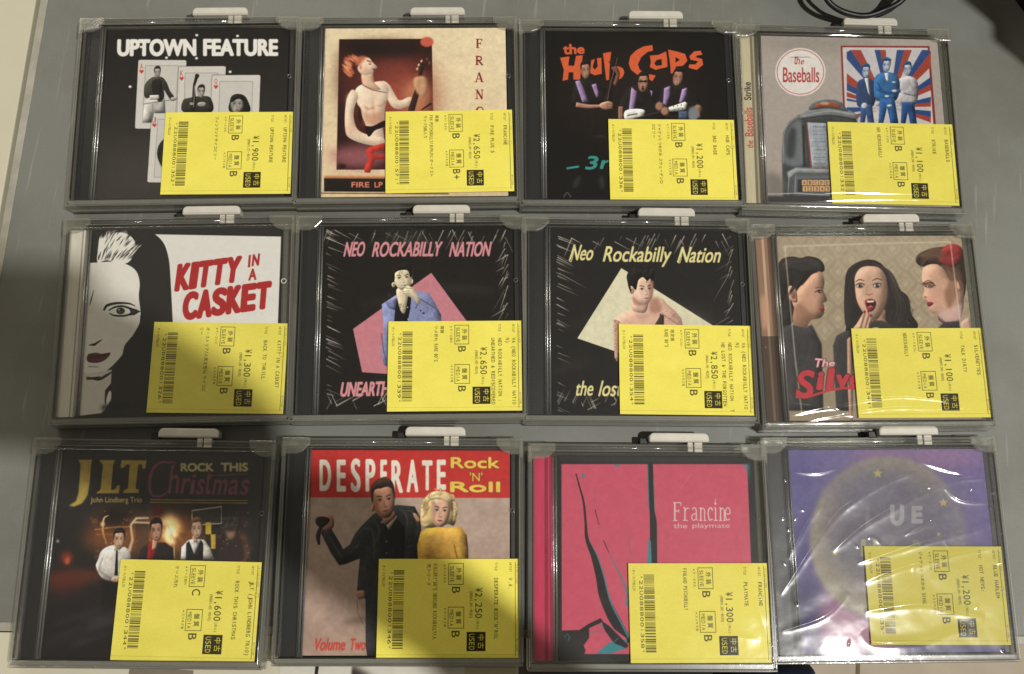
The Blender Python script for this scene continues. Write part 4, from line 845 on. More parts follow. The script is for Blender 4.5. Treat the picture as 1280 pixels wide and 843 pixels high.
def art9():
    a = Sleeve(9, (30, 26, 28)); a.bg((44, 42, 42), (24, 20, 22)); a.view(50, 600, 4.414)
    a.ell(420, 280, 160, 110, (120, 60, 26), 40, alpha=.8); a.ell(700, 290, 190, 120, (150, 84, 34), 40, alpha=.8); a.ell(180, 540, 190, 40, (150, 62, 34), 24, -.1, alpha=.6); a.ell(130, 570, 110, 60, (96, 34, 24), 30, alpha=.7); a.ell(1110, 380, 34, 90, (170, 104, 60), 12, alpha=.8); a.ell(420, 220, 90, 60, (20, 14, 14), 20)
    a.ell(715, 270, 60, 75, (255, 226, 160), 18, mode='add', alpha=.9); a.ell(720, 310, 30, 50, (255, 240, 200), 8, mode='add', alpha=.8); a.ell(345, 245, 12, 14, (255, 220, 160), 4); a.ell(150, 445, 12, 20, (255, 150, 100), 6); a.ell(148, 430, 34, 34, (190, 60, 30), 12, alpha=.7); a.ell(98, 338, 8, 8, (220, 190, 190), 4)
    rr = random.Random(77)
    for i in range(60):
        x, y = rr.uniform(270, 1140), rr.uniform(190, 430); a.poly([(x, y), (x+rr.uniform(10, 60), y+rr.uniform(-8, 8)), (x+rr.uniform(10, 50), y+rr.uniform(10, 46)), (x-4, y+rr.uniform(8, 30))], rr.choice([(120, 70, 40), (70, 44, 34), (160, 104, 60), (40, 30, 30), (90, 60, 50)]), 4, .4)
    a.line([(380, 195), (352, 215), (348, 290), (370, 360)], (4, 9, 8, 3), (255, 214, 140), 2, sm=True); a.line([(300, 275), (400, 262), (500, 258)], 5, (230, 160, 80), 2); a.line([(305, 300), (410, 302), (480, 300)], 4, (210, 130, 60), 2)
    a.line([(480, 430), (510, 330), (500, 250), (530, 212), (600, 210)], (18, 14, 12, 12, 8), (246, 232, 200), 2, sm=False); a.line([(520, 235), (700, 240)], 10, (240, 220, 190), 2); a.poly([(526, 240), (600, 244), (600, 420), (530, 420)], (34, 34, 36), blur=2)
    a.line([(838, 220), (838, 170), (1000, 148), (1000, 240), (850, 250)], 6, (224, 216, 200), 1); a.poly([(846, 178), (992, 154), (992, 236), (850, 244)], (54, 50, 50)); a.poly([(912, 234), (944, 234), (944, 300), (912, 300)], (226, 190, 50)); a.poly([(940, 300), (968, 300), (968, 380), (944, 380)], (220, 180, 60))
    a.line([(700, 240), (740, 330), (738, 440)], 6, (250, 230, 190), 2)
    r = random.Random(8)
    for i in range(40): a.ell(1040+r.gauss(0, 26), 240+r.gauss(0, 34), r.uniform(4, 12), r.uniform(3, 8), (150, 140, 130), 4, alpha=.35)
    a.ell(560, 330, 330, 90, (176, 104, 52), 34, alpha=.45); a.ell(1050, 380, 80, 100, (44, 24, 20), 16); a.poly([(985, 440), (995, 360), (1030, 320), (1080, 325), (1110, 370), (1120, 440)], (46, 34, 34), blur=5, sm=True); a.ell(1050, 292, 26, 36, (150, 112, 92), 7); a.ell(1050, 268, 30, 18, (60, 44, 38), 6); a.ell(650, 170, 34, 34, (90, 24, 26), 8)
    for i in range(50): a.ell(r.uniform(260, 1150), r.uniform(160, 420), 3, 3, r.choice([(255, 220, 150), (255, 170, 90)]), 1.5, alpha=.7)
    W_ = (224, 216, 206); a.vol = .9
    a.poly([(320, 440), (340, 390), (390, 362), (440, 365), (490, 385), (500, 440), (480, 540), (440, 580), (390, 560), (340, 540), (308, 480)], W_, sm=True); a.line([(345, 430), (330, 500), (400, 545)], 5, (150, 140, 132), 4, sm=True); a.poly([(338, 560), (440, 560), (450, 760), (330, 760)], (20, 16, 16), blur=3)
    a.line([(424, 386), (420, 528)], (8, 20), (26, 24, 26)); a.poly([(404, 360), (448, 360), (440, 390), (424, 380), (410, 392)], W_)
    head(a, 436, 334, 62, 92, (216, 172, 140), tilt=.03, hair=(26, 20, 20)); a.ell(418, 550, 26, 16, (214, 170, 140), 2)
    a.poly([(540, 440), (556, 380), (600, 346), (690, 345), (732, 375), (740, 440)], (38, 30, 32), sm=False); a.poly([(596, 352), (626, 340), (640, 400), (620, 440), (590, 440)], (150, 24, 28)); a.poly([(620, 330), (652, 330), (640, 380), (616, 390)], (206, 150, 122))
    head(a, 641, 286, 68, 100, (206, 150, 122), tilt=-.04, shade=(130, 80, 62), hair=(22, 16, 16))
    a.poly([(775, 440), (780, 370), (815, 335), (850, 325), (905, 330), (940, 380), (960, 440)], W_); a.poly([(806, 350), (830, 332), (852, 400), (886, 330), (900, 350), (898, 440), (804, 440)], (28, 28, 34)); a.poly([(820, 332), (850, 322), (886, 330), (850, 412)], (232, 226, 216)); a.poly([(838, 310), (870, 308), (866, 345), (846, 345)], (214, 170, 140))
    head(a, 864, 276, 62, 94, (220, 176, 144), tilt=-.05, hair=(128, 82, 46))
    a.vol = 0
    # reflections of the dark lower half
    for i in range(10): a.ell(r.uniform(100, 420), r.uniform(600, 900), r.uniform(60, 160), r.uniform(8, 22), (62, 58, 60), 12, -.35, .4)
    a.view(60, 560, 4.571)
    G = (176, 148, 62); G2 = (206, 178, 84)
    a.poly([(172, 68), (252, 68), (246, 100), (238, 200), (226, 270), (196, 315), (150, 335), (120, 330), (160, 306), (174, 260), (182, 160), (186, 92)], G); a.poly([(232, 205), (222, 275), (196, 315), (150, 335), (120, 330), (160, 306), (176, 262), (179, 205)], G2, blur=8, alpha=.5)  # lower J painted lighter, as lit beyond the shadow edge
    a.poly([(290, 70), (384, 70), (372, 96), (360, 240), (384, 236), (394, 214), (412, 214), (404, 260), (272, 260), (300, 238), (314, 96)], G)
    a.poly([(420, 70), (562, 72), (556, 118), (540, 120), (536, 96), (516, 94), (500, 232), (520, 240), (516, 258), (428, 258), (436, 240), (456, 232), (466, 94), (448, 96), (430, 116), (412, 114)], G)
    a.text('John Lindberg Trio', (242, 280, 536, 322), (214, 184, 92), bold=1.6)
    C = (142, 66, 84)
    a.line([(720, 110), (722, 84), (690, 84), (640, 84), (600, 120), (580, 190), (588, 260), (630, 278), (670, 262), (706, 220)], (6, 9, 12, 14, 16, 18, 16, 12, 8, 4), C, 1, .85, sm=True)
    for ch, x0, x1, y0, y1 in (('h', 690, 750, 100, 262), ('r', 760, 812, 170, 262), ('i', 812, 840, 150, 265), ('s', 846, 892, 178, 268), ('t', 896, 934, 130, 268), ('m', 940, 1022, 180, 268), ('a', 1030, 1090, 180, 268), ('s', 1096, 1148, 180, 270)):
        a.text(ch, [(x0+12, y0), (x1+8, y0), (x1-8, y1), (x0-6, y1)], C, bold=2.5, alpha=.85)
    a.line([(930, 158), (1140, 150)], 6, C, 1, .8)
    a.text('ROCK', (757, 86, 946, 136), (186, 176, 120), bold=4); a.text('THIS', (986, 84, 1142, 136), (186, 176, 120), bold=4)
    a.line([(584, 296), (1140, 301)], 4, G2); a.line([(580, 311), (1140, 316)], 4, G2)
    a.grain(.03, 9); return a.finish(.9, 1.1, .16)

def art10():
    a = Sleeve(10, (176, 152, 138)); a.bg((184, 160, 146), (176, 146, 130)); a.grain(.09, 33, 16); a.view(330, 520, 2.609)
    a.poly([(140, 90), (830, 90), (800, 268), (140, 266)], (204, 46, 42))
    Wt = (232, 224, 208)
    L = [('D', 178, 222, 140, 248), ('E', 234, 270, 140, 250), ('S', 280, 318, 136, 252), ('P', 328, 366, 138, 250), ('E', 376, 404, 140, 240), ('R', 412, 456, 142, 254), ('A', 462, 506, 140, 252), ('T', 512, 552, 142, 246), ('E', 560, 596, 140, 244)]
    for c, x0, x1, y0, y1 in L: a.text(c, (x0+3, y0+3, x1-3, y1-3), Wt, bold=3.4)
    Yl = (240, 200, 76)
    for t, x0, x1, y0, y1, b in (('Rock', 608, 768, 134, 172, 2.4), ("'N'", 670, 712, 184, 214, 1.2), ('Roll', 606, 770, 214, 250, 3)):
        a.text(t, (x0, y0, x1, y1), Yl, bold=b, edge=((90, 24, 20), 1))
    a.view(380, 590, 3.5115)
    LJ = (44, 44, 46); a.vol = 1.0
    a.ell(230, 650, 60, 18, (110, 84, 74), 8, -.15, .5)
    a.poly([(250, 240), (300, 190), (345, 160), (410, 145), (485, 152), (510, 200), (515, 280), (496, 400), (500, 900), (290, 900), (270, 760), (270, 560), (232, 520), (245, 380), (180, 405), (155, 410), (120, 360), (75, 270), (80, 255), (120, 250), (150, 300), (172, 340), (200, 320), (225, 270)], LJ, sm=False, blur=.6)
    for p in ([(258, 250), (300, 260), (310, 400)], [(110, 280), (150, 350), (175, 380)], [(440, 170), (480, 180), (500, 250), (470, 330)], [(300, 200), (330, 260), (300, 330)], [(200, 330), (230, 330), (245, 300)], [(420, 160), (450, 200), (450, 290)]): a.line(p, (2, 7, 2), (92, 96, 98), 2.5, .7, sm=True)
    r = random.Random(14)
    for i in range(34): x, y = r.uniform(250, 320), r.uniform(240, 520); a.line([(x, y), (x+r.uniform(-8, 8), y+r.uniform(8, 24))], 2.4, r.choice([(74, 76, 78), (20, 20, 22)]), 2, .6)
    for i in range(24): x, y = r.uniform(440, 505), r.uniform(170, 340); a.line([(x, y), (x+r.uniform(-8, 8), y+r.uniform(8, 20))], 2.4, r.choice([(90, 96, 98), (20, 20, 22)]), 2, .7)
    a.poly([(345, 210), (400, 196), (440, 240), (440, 500), (330, 500), (330, 300)], (28, 28, 30), sm=False, blur=2); a.poly([(334, 222), (350, 210), (372, 260), (410, 196), (404, 190), (366, 232)], (190, 176, 160)); a.poly([(338, 190), (395, 170), (402, 196), (368, 230), (346, 216)], (190, 128, 104))
    for y in (306, 356): a.ell(362, y, 3, 3, (160, 150, 140))
    head(a, 350, 132, 100, 138, (204, 142, 114), tilt=-.12, look=.35, mouth=(150, 80, 70), shade=(150, 92, 70), hair=(64, 42, 32)); a.ell(302, 158, 8, 16, (190, 130, 104))
    a.poly([(55, 222), (60, 200), (90, 192), (125, 196), (130, 240), (100, 262), (75, 250)], (176, 122, 98), sm=True); a.poly([(52, 206), (70, 196), (104, 200), (112, 216), (80, 244), (54, 230)], (40, 34, 34), sm=True); a.line([(74, 240), (62, 280), (66, 320)], (14, 20, 10), (44, 38, 36), sm=True)
    a.poly([(230, 525), (262, 520), (268, 545), (244, 560), (230, 545)], (176, 122, 98), sm=True); a.line([(232, 560), (236, 620), (262, 670)], 1.6, (110, 90, 80)); a.poly([(478, 180), (496, 188), (510, 210), (500, 222), (484, 200)], (196, 140, 112), sm=True)
    a.poly([(496, 320), (512, 260), (560, 240), (620, 246), (690, 240), (714, 280), (720, 340), (722, 420), (500, 420)], (212, 158, 56), sm=False, blur=1); a.ell(610, 320, 70, 60, (222, 172, 80), 20, alpha=.6); a.line([(658, 320), (672, 380)], 3, (130, 74, 30), 1); a.line([(560, 360), (590, 320), (640, 320)], 8, (186, 130, 40), 6, alpha=.6, sm=True)
    a.poly([(512, 180), (520, 130), (556, 92), (600, 84), (646, 100), (664, 140), (668, 200), (656, 236), (630, 230), (560, 246), (524, 240), (510, 220)], (216, 184, 124), sm=True, blur=1)
    head(a, 600, 178, 84, 124, (224, 172, 142), tilt=.08, look=-.1, mouth=(176, 44, 44)); 
    for p in ([(530, 150), (560, 105), (610, 96)], [(520, 200), (530, 170), (550, 150)], [(640, 120), (662, 160), (658, 220)], [(545, 120), (590, 110), (640, 130)], [(515, 225), (530, 236), (552, 230)]): a.line(p, (6, 20, 6), (228, 200, 146), 3, .9, sm=True)
    rr = random.Random(21)
    for i in range(46):
        t = rr.uniform(-3.4, .5); q = rr.uniform(.86, 1.12); x, y = 592+70*q*math.cos(t), 168+78*q*math.sin(t)
        a.line([(x-7, y-6), (x+2, y-9), (x+8, y), (x+3, y+9), (x-5, y+6)], (1, 4, 5, 3, 1), rr.choice([(240, 216, 164), (196, 158, 100), (226, 196, 140), (160, 122, 76)]), .8, .75, sm=True)
    a.line([(646, 120), (650, 170)], 8, (80, 60, 44), 3); a.ell(535, 150, 12, 22, (170, 134, 84), 5, alpha=.7)
    a.vol = 0; a.text('Volume', [(50, 728), (188, 730), (178, 784), (38, 786)], (208, 66, 52), bold=2.2); a.text('Two', [(206, 730), (274, 730), (268, 784), (196, 784)], (208, 66, 52), bold=2.2)
    a.grain(.03, 10); return a.finish(.88, 1.0, .12)

def art11():
    a = Sleeve(11, (36, 34, 36)); a.view(690, 560, 3.241); PK = (214, 82, 108); TL = (52, 140, 150); K = (34, 32, 34)
    a.ell(420, 35, 400, 30, (74, 76, 76), 10, alpha=.5)
    a.poly([(38, 66), (790, 66), (806, 470), (806, 900), (40, 900)], PK, blur=.8); a.poly([(770, 66), (800, 66), (800, 150), (790, 90)], TL, 5, .8)
    a.poly([(386, 60), (408, 60), (416, 260), (424, 300), (430, 900), (400, 900), (396, 280)], K); a.line([(388, 66), (392, 250)], 3, TL, 1); a.poly([(392, 360), (400, 380), (404, 470), (386, 470)], TL, 1); a.line([(411, 120), (416, 260)], 3, (120, 130, 130), 1)
    a.line([(97, 104), (112, 160), (128, 220), (136, 300), (142, 370), (170, 440), (192, 520), (210, 600), (250, 690), (310, 790)], (4, 6, 8, 9, 14, 24, 30, 38, 44, 34), K, sm=True)
    a.line([(150, 375), (184, 440), (210, 520), (236, 620), (280, 710), (312, 770)], (1, 4, 5, 6, 6, 8), TL, .6, sm=True)
    for p in ([(174, 250), (190, 312)], [(208, 374), (230, 425)]): a.line(p, (3, 6, 2), K)
    a.line([(176, 160), (172, 230)], 2, TL, 1, .6); a.line([(312, 350), (320, 440)], (2, 6, 2), TL, 2, .5); a.line([(230, 425), (300, 570), (306, 640)], (2, 8, 16), TL, 1, .8, sm=True); a.poly([(118, 105), (136, 110), (126, 125)], TL, 1); a.poly([(250, 68), (276, 68), (262, 80)], TL, 1)
    a.poly([(40, 740), (110, 738), (150, 712), (196, 690), (206, 700), (170, 740), (160, 770), (132, 830), (120, 900), (30, 900)], K)
    a.poly([(150, 730), (205, 705), (260, 740), (300, 770), (306, 800), (260, 830), (140, 832), (128, 800), (150, 770)], PK); a.poly([(180, 832), (230, 790), (300, 776), (306, 810), (240, 832)], TL, 1); a.poly([(190, 716), (216, 716), (214, 730)], TL, 1); a.poly([(200, 700), (230, 720), (310, 800), (300, 812), (250, 790), (214, 740)], K)
    for p in ([(50, 768), (62, 752), (72, 768), (64, 782)], [(240, 795), (270, 770)], [(150, 746), (200, 744)]): a.line(p, 3, TL, .5)
    a.line([(100, 850), (320, 850)], 30, K)
    # slab lettering
    Wt = (232, 206, 202)
    X = [(488, 'F'), (528, 'r'), (560, 'a'), (592, 'n'), (627, 'c'), (655, 'i'), (675, 'n'), (706, 'e')]
    def st(p, wd=5): a.line(p, wd, Wt, sm=False)
    st([(497, 220), (497, 294)], 6); st([(490, 222), (522, 222)], 4); st([(497, 256), (513, 256)], 4); st([(490, 294), (508, 294)], 4); st([(521, 221), (521, 236)], 3); st([(513, 249), (513, 263)], 3)
    def n_(x): st([(x, 242), (x, 294)], 5); a.line([(x, 252), (x+8, 243), (x+15, 250), (x+16, 294)], 4.4, Wt); st([(x-6, 294), (x+6, 294)], 3.6); st([(x+11, 294), (x+23, 294)], 3.6); st([(x-6, 243), (x, 243)], 3.4)
    st([(538, 242), (538, 294)], 5); st([(530, 243), (538, 243)], 3.6); st([(530, 294), (550, 294)], 3.6); a.line([(538, 256), (546, 244), (556, 246)], 4.4, Wt)
    a.line([(568, 250), (574, 242), (582, 246), (584, 256), (584, 290), (590, 294)], 4.6, Wt); a.line([(584, 266), (570, 270), (565, 282), (572, 294), (584, 286)], 4, Wt, sm=True)
    n_(602); a.line([(650, 254), (644, 243), (634, 250), (632, 270), (638, 292), (650, 288)], 4.8, Wt, sm=True)
    st([(662, 243), (662, 294)], 5); st([(655, 243), (662, 243)], 3.6); st([(654, 294), (671, 294)], 3.6); a.ell(661, 226, 3.6, 6, Wt)
    st([(662, 206), (660, 220)], 3); n_(682); a.line([(704, 268), (720, 266), (718, 248), (710, 242), (703, 254), (702, 276), (708, 292), (720, 288)], 4.2, Wt, sm=True)
    a.text('the', (492, 305, 548, 326), Wt, bold=.5); a.text('playmate', (568, 305, 720, 330), Wt, bold=.5)
    a.line([(500, 190), (566, 106)], 1.4, (220, 160, 170), .6, .5)
    a.grain(.04, 11); return a.finish(.92, .8, .06)

def art12():
    a = Sleeve(12, (110, 100, 160)); a.bg((132, 120, 178), (88, 80, 138)); a.view(980, 560, 3.243)
    a.ell(600, 20, 330, 80, (196, 140, 176), 40, alpha=.75); a.ell(780, 230, 110, 200, (140, 120, 186), 40, alpha=.7); a.ell(240, 740, 120, 190, (206, 150, 176), 40, alpha=.85); a.ell(330, 800, 150, 100, (214, 156, 176), 36, alpha=.8); a.ell(90, 700, 46, 170, (56, 50, 104), 24, alpha=.8); a.ell(70, 240, 70, 240, (96, 92, 158), 30, alpha=.6); a.ell(560, 120, 200, 60, (110, 106, 160), 40, alpha=.4)
    a.ell(420, 370, 318, 334, (182, 172, 150), 9); a.ell(430, 330, 270, 260, (116, 112, 134), 50, alpha=.85); a.ell(700, 300, 90, 200, (130, 124, 160), 40, alpha=.6); a.ell(330, 170, 160, 70, (130, 128, 150), 30, alpha=.6)
    r = random.Random(6)
    for i in range(420):
        t = r.uniform(0, 6.28); q = math.sqrt(r.random()); x, y = 420+310*q*math.cos(t), 370+325*q*math.sin(t)
        a.line([(x, y), (x+r.uniform(12, 50), y-r.uniform(0, 16))], (.6, 3, .6), r.choice([(224, 200, 140), (234, 216, 168), (150, 134, 130), (212, 160, 124)]), 1.2, .5)
    for t, q, bo in (('U', (430, 230, 486, 316), 6), ('E', (516, 236, 562, 306), 6), ('L', (330, 236, 374, 324), 6)): a.text(t, q, (196, 196, 196), bold=bo, alpha=.7 if t != 'L' else .2)
    a.text('H', (312, 372, 380, 440), (204, 198, 150), bold=6, alpha=.8); a.text('A', (410, 376, 470, 440), (180, 176, 150), bold=5, alpha=.3); a.text('R', (520, 372, 560, 440), (180, 176, 150), bold=5, alpha=.45)
    def star(x, y, q, c=(206, 194, 120)):
        a.poly([(x+q*(1 if i % 2 == 0 else .4)*math.sin(i*math.pi/5), y-q*(1 if i % 2 == 0 else .4)*math.cos(i*math.pi/5)) for i in range(10)], c)
    star(380, 104, 22); star(645, 222, 20); star(205, 425, 16, (214, 190, 110)); star(626, 350, 11)
    a.grain(.05, 12, 30); return a.finish(1.0, 1.2, .15)
ARTS = [art1, art2, art3, art4, art5, art6, art7, art8, art9, art10, art11, art12]
J_, N_ = 'ケースすれ', 'スリキズ有'
STICK = [
 ('UPTOWN FEATURE', ['UPTOWN FEATURE'], '1,900', '1,727・税173', 'B', 'B', J_, N_, ['フィンランドサイコビリー'], '22U0888001352', '', ''),
 ('FRANCINE', ['FIRE PLUS 5'], '2,650', '2,409・税241', 'B', 'B+', J_, N_, ['廃盤', 'FIN PSYCHOBILLY/名作LPにボーナスト', 'ラック5曲入り'], '22U0888001571', '', ''),
 ('HUB CAPS', ['3RD BASE'], '1,200', '1,091・税109', 'B', 'B', J_, N_, ['ジャケットつめかみ スウェーデンロ', 'カビリー'], '22U0888001336', '', ''),
 ('BASEBALLS', ['STRIKE'], '1,100', '1,000・税100', 'B', 'B', J_, N_, ['GER NEOROCKABILLY'], '22U0888001332', '', ''),
 ('KITTY IN A CASKET', ['BACK TO THRILL'], '1,300', '1,182・税118', 'B', 'B', 'ケースヒビ', N_, ['オーストリア/人気女性Vo サイコビ', 'リー'], '22U0888001326', '', ''),
 ('VA (NEO ROCKABILLY NATIO', ['NEO ROCKABILLY NATION :', 'UNEARTHED & REDISCOVERED'], '2,650', '2,409・税241', 'B', 'B', 'ケース割れ', N_, ['廃盤', "ツメ折れ RARE 80'S"], '22U0888001339', '', 'N)'),
 ('VA (NEO ROCKABILLY NATIO', ['NEO ROCKABILLY NATION   T', 'HE LOST & THE FORGOTTEN'], '2,850', '2,591・税259', 'B', 'B', 'ケーススレ', N_, ['限定盤', "RARE 80'S"], '22U0888001354', '', 'N)'),
 ('SILVERETTES', ['TALK DIRTY'], '1,100', '1,000・税100', 'B', 'B', 'ケースヨゴレ', N_, ['NEROCKABILLY'], '22U0888001344', '', ''),
 ('JLT (JOHN LINDBERG TRIO)', ['ROCK THIS CHRISTMAS'], '1,600', '1,455・税145', 'C', 'B', 'ケース割れ', N_, ['ケース汚れ'], '22U0888001344', '', ''),
 ('V.A.', ["DESPERATE ROCK'N'ROL"], '2,250', '2,045・税205', 'B', 'B', J_, N_, ["KILLER!'50'S OBSCURE ROCKABILLY/人", '気シリーズ'], '22U0888001346', '', ''),
 ('FRANCINE', ['PLAYMATE'], '1,300', '1,182・税118', 'B', 'B', J_, N_, ['FINLAND PSYCHOBILLY'], '22U0888001358', '', ''),
 ('BLUE HARLEM', ['HOT NEWS:'], '1,200', '1,091・税109', 'B', 'B', J_, N_, ['ジャケットつめかみ SWING'], '22U0888001335', '', '')]

# ------------------------------------------------------------------ materials
M_TABLE = solid('grey_laminate', rgb(112, 113, 107), rgb(121, 122, 115), 900, 0.5, 0.16, 2200, detail=8, wear=True)
M_TRIM = solid('worn_aluminium_edging', rgb(146, 143, 130), rgb(172, 168, 154), 60, 0.45, 0.25, 300, detail=8, wear=True)
M_CREAM = solid('cream_panel', rgb(194, 188, 166), rgb(204, 198, 176), 9, 0.55, 0.05, 900)
M_FLOOR = solid('beige_floor_tile', rgb(178, 164, 142), rgb(196, 182, 160), 14, 0.6, 0.1, 300)
M_DARK = solid('black_fabric', rgb(16, 15, 15), rgb(26, 24, 24), 400, 0.85, 0.3, 1500)
M_BLACKPL = solid('black_plastic', rgb(17, 16, 17), rgb(22, 21, 21), 120, 0.42, 0.1, 500)
M_WHITE = solid('white_plastic', rgb(206, 202, 190), rgb(192, 187, 174), 90, 0.4, 0.05, 300)
M_CABLE = solid('black_cable_rubber', rgb(14, 13, 12), rgb(20, 19, 18), 300, 0.45)
M_DENIM = solid('navy_woven_cloth', rgb(16, 26, 50), rgb(34, 46, 78), 1500, 0.9, 0.6, 2600)
M_SKIN = solid('skin', rgb(196, 150, 122), rgb(206, 160, 132), 60, 0.5)
M_KEEPER = clear('smoky_clear_plastic', (0.965, 0.962, 0.94, 1), 0.13, (0.62, 0.61, 0.54, 1), 0.10, 1.5, 0.3, 130, 1.5, 0.28)
M_KEEPD = clear('clear_plastic_edge', (0.95, 0.95, 0.92, 1), 0.09, (0.50, 0.49, 0.43, 1), 0.12, 1.5, 0.5, 160, 1.5, 0.3)
M_LID = clear('clear_polystyrene_lid', (0.985, 0.985, 0.98, 1), 0.003, (0.6, 0.6, 0.58, 1), 0.03, 1.30, 0.02, 25, 1.0)
M_JEDGE = clear('clear_polystyrene_edge', (0.84, 0.84, 0.82, 1), 0.10, (0.5, 0.5, 0.47, 1), 0.08, 1.5, 0.2, 100, 1.6)
M_RIDGE = clear('shiny_hinge_plastic', (.90, .90, .88, 1), .08, (.6, .6, .56, 1), .16, 1.5, .5, 200, 6.0, .40)
M_EDGE = clear('dark_refraction_line', (.42, .41, .36, 1), .10, (.2, .2, .17, 1), .12, 1.5, .3, 200, 1.6, .3)  # dark tint standing in for refraction inside the clear wall edges
M_FILM12 = clear('milky_crinkled_film', (.86, .86, .87, 1), .035, (.6, .58, .66, 1), .04, 1.5, 0.0, 60, 2.1, .17, .24)
M_FILM = clear('crinkled_wrapping_film', (0.985, 0.985, 0.985, 1), 0.004, (0.7, 0.7, 0.72, 1), 0.045, 1.45, 0.0, 60, 1.7, 0.12)

def print_material(name, im, rough=0.42):
    a = NT(name); p = a.n('ShaderNodeBsdfPrincipled', Roughness=rough); p.inputs['Specular IOR Level'].default_value = 0.12
    t = a.n('ShaderNodeTexImage'); t.image = im; t.interpolation = 'Cubic'; t.extension = 'EXTEND'
    uv = a.n('ShaderNodeUVMap'); a.l(uv.outputs[0], t.inputs[0]); a.l(t.outputs[0], p.inputs['Base Color'])
    nz = a.noise(70, 4); b = a.n('ShaderNodeBump', Strength=0.12, Distance=0.0006); a.l(nz.outputs['Fac'], b.inputs['Height']); a.l(b.outputs[0], p.inputs['Normal'])
    a.l(p.outputs[0], a.out.inputs[0]); return a.m

def printed_sheet(name, w_, h, thick, mat, curl=None, n=1):
    """a sheet of paper of real thickness with the picture on its upper face"""
    bm = bmesh.new(); uvl = bm.loops.layers.uv.new('UVMap')
    V = {}
    for z in (0, 1):
        for i in range(n+1):
            for j in range(n+1):
                x = -w_/2+w_*i/n; y = -h/2+h*j/n; c = curl(x, y) if curl else 0
                V[z, i, j] = bm.verts.new((x*MM, y*MM, (z*thick+c)*MM))
    def face(vs, uvs):
        f = bm.faces.new(vs)
        for l, u in zip(f.loops, uvs): l[uvl].uv = u
    for i in range(n):
        for j in range(n):
            q = [(i, j), (i+1, j), (i+1, j+1), (i, j+1)]; uv = [(a/n, b/n) for a, b in q]
            face([V[1, a, b] for a, b in q], uv); face([V[0, a, b] for a, b in q[::-1]], [(.02, .02)]*4)
    for k in range(n):
        for a, b in (((k, 0), (k+1, 0)), ((n, k), (n, k+1)), ((n-k, n), (n-k-1, n)), ((0, n-k), (0, n-k-1))):
            face([V[0, *a], V[0, *b], V[1, *b], V[1, *a]], [(a[0]/n, a[1]/n)]*4)
    me = bpy.data.meshes.new(name); bm.to_mesh(me); bm.free(); me.materials.append(mat); return me

# ------------------------------------------------------------------ the setting
def quad_sheet(name, pts_px, z, thick, mat, kind='structure', bevel=0.4):
    P = [at(x, y, z)[:2] for x, y in pts_px]
    o = link(name, MB().prism(P, z-thick, z, bevel).mesh(name, mat)); tag(o, kind=kind); return o

EL = lambda y, off=0: 60-60*y/350.0+off      # left edge of the grey table in the photograph
EB = lambda x: 777+18*(x/1280.0)             # its near edge
TL_, BL_, BR_, TR_ = (EL(-500), -500), (EL(777), 777), (2100, EB(2100)), (2100, -500)
table = quad_sheet('table_top', [TR_, TL_, BL_, BR_], 0, 300, M_TABLE)
# metal edging, left and near side, standing a hair above the laminate
quad_sheet('table_edging', [(EL(-500), -500), (EL(-500, -9.5), -500), (EL(788, -9.5), 788), (EL(777), 777)], .5, 31, M_TRIM, bevel=.3)
quad_sheet('table_edging', [(EL(777), 777), (EL(788, -9.5), 788), (2100, EB(2100)+11), (2100, EB(2100))], .5, 31, M_TRIM, bevel=.3)
# cream bench across a narrow gap on the left and along the near side
quad_sheet('side_bench', [(EL(-500, -15), -500), (EL(-500, -900), -500), (EL(840, -900), 840), (EL(840, -15), 840)], -1, 300, M_CREAM, bevel=.8)
quad_sheet('near_bench', [(EL(789.5, -9), 789.5), (648, EB(648)+11.4), (648, 1100), (EL(1100, -9), 1100)], -.6, 30, M_CREAM, bevel=.3)
fl = MB().box(-2500, 2500, -2500, 2500, -745, -720).mesh('floor', M_FLOOR); link('floor', fl)['kind'] = 'structure'
gap = MB().box(-60, 60, -5, 5, 0, 1).mesh('tile_joint', solid('dark_tile_joint', rgb(120, 104, 84), None, 40, .8))
P0, P1 = at(1071, 790, -719), at(1069, 900, -719)
j = MB().prism([P0[:2], P0[:2]+[5, 0], P1[:2]+[5, 0], P1[:2]], -719.8, -719.0).mesh('tile_joint', solid('tile_joint_grout', rgb(120, 104, 84), None, 40, .8)); link('tile_joint', j)['kind'] = 'structure'
bpy.data.meshes.remove(gap)

# black bag in the gap at the near side, navy cloth over a knee beside it
def lump(name, px, z, h, mat, folds, seed, sub=48):
    """a soft body with folds, outline given in the photograph, top at height z"""
    P = np.array([at(x, y, z)[:2] for x, y in smooth(np.array(px, float), True, 6)]); c = P.mean(0); n = len(P); r = np.random.default_rng(seed)
    bm = bmesh.new(); rings = []; m = 14; ph = r.random(4)*6
    for k in range(m):
        t = k/(m-1); s_ = math.cos(t*math.pi/2)**.55 if k < m-1 else 0; zz = z-h*(1-math.sin(t*math.pi/2))
        ring = []
        for i in range(n):
            q = c+(P[i]-c)*max(s_, .02); a_ = i/n*2*math.pi
            w_ = folds*math.sin(7*a_+ph[0]+q[0]*.05)*(1-t)+folds*.5*math.sin(q[0]*.11+ph[1])*math.cos(q[1]*.07+ph[2])
            ring.append(bm.verts.new((q[0]*MM, q[1]*MM, (zz+w_)*MM)))
        rings.append(ring)
    for a, b in zip(rings, rings[1:]):
        for i in range(n): bm.faces.new((a[i], a[(i+1) % n], b[(i+1) % n], b[i]))
    bm.faces.new(rings[-1]); bmesh.ops.recalc_face_normals(bm, faces=bm.faces)
    me = bpy.data.meshes.new(name); bm.to_mesh(me); bm.free(); me.materials.append(mat); me.polygons.foreach_set('use_smooth', [True]*len(me.polygons))
    return link(name, me)
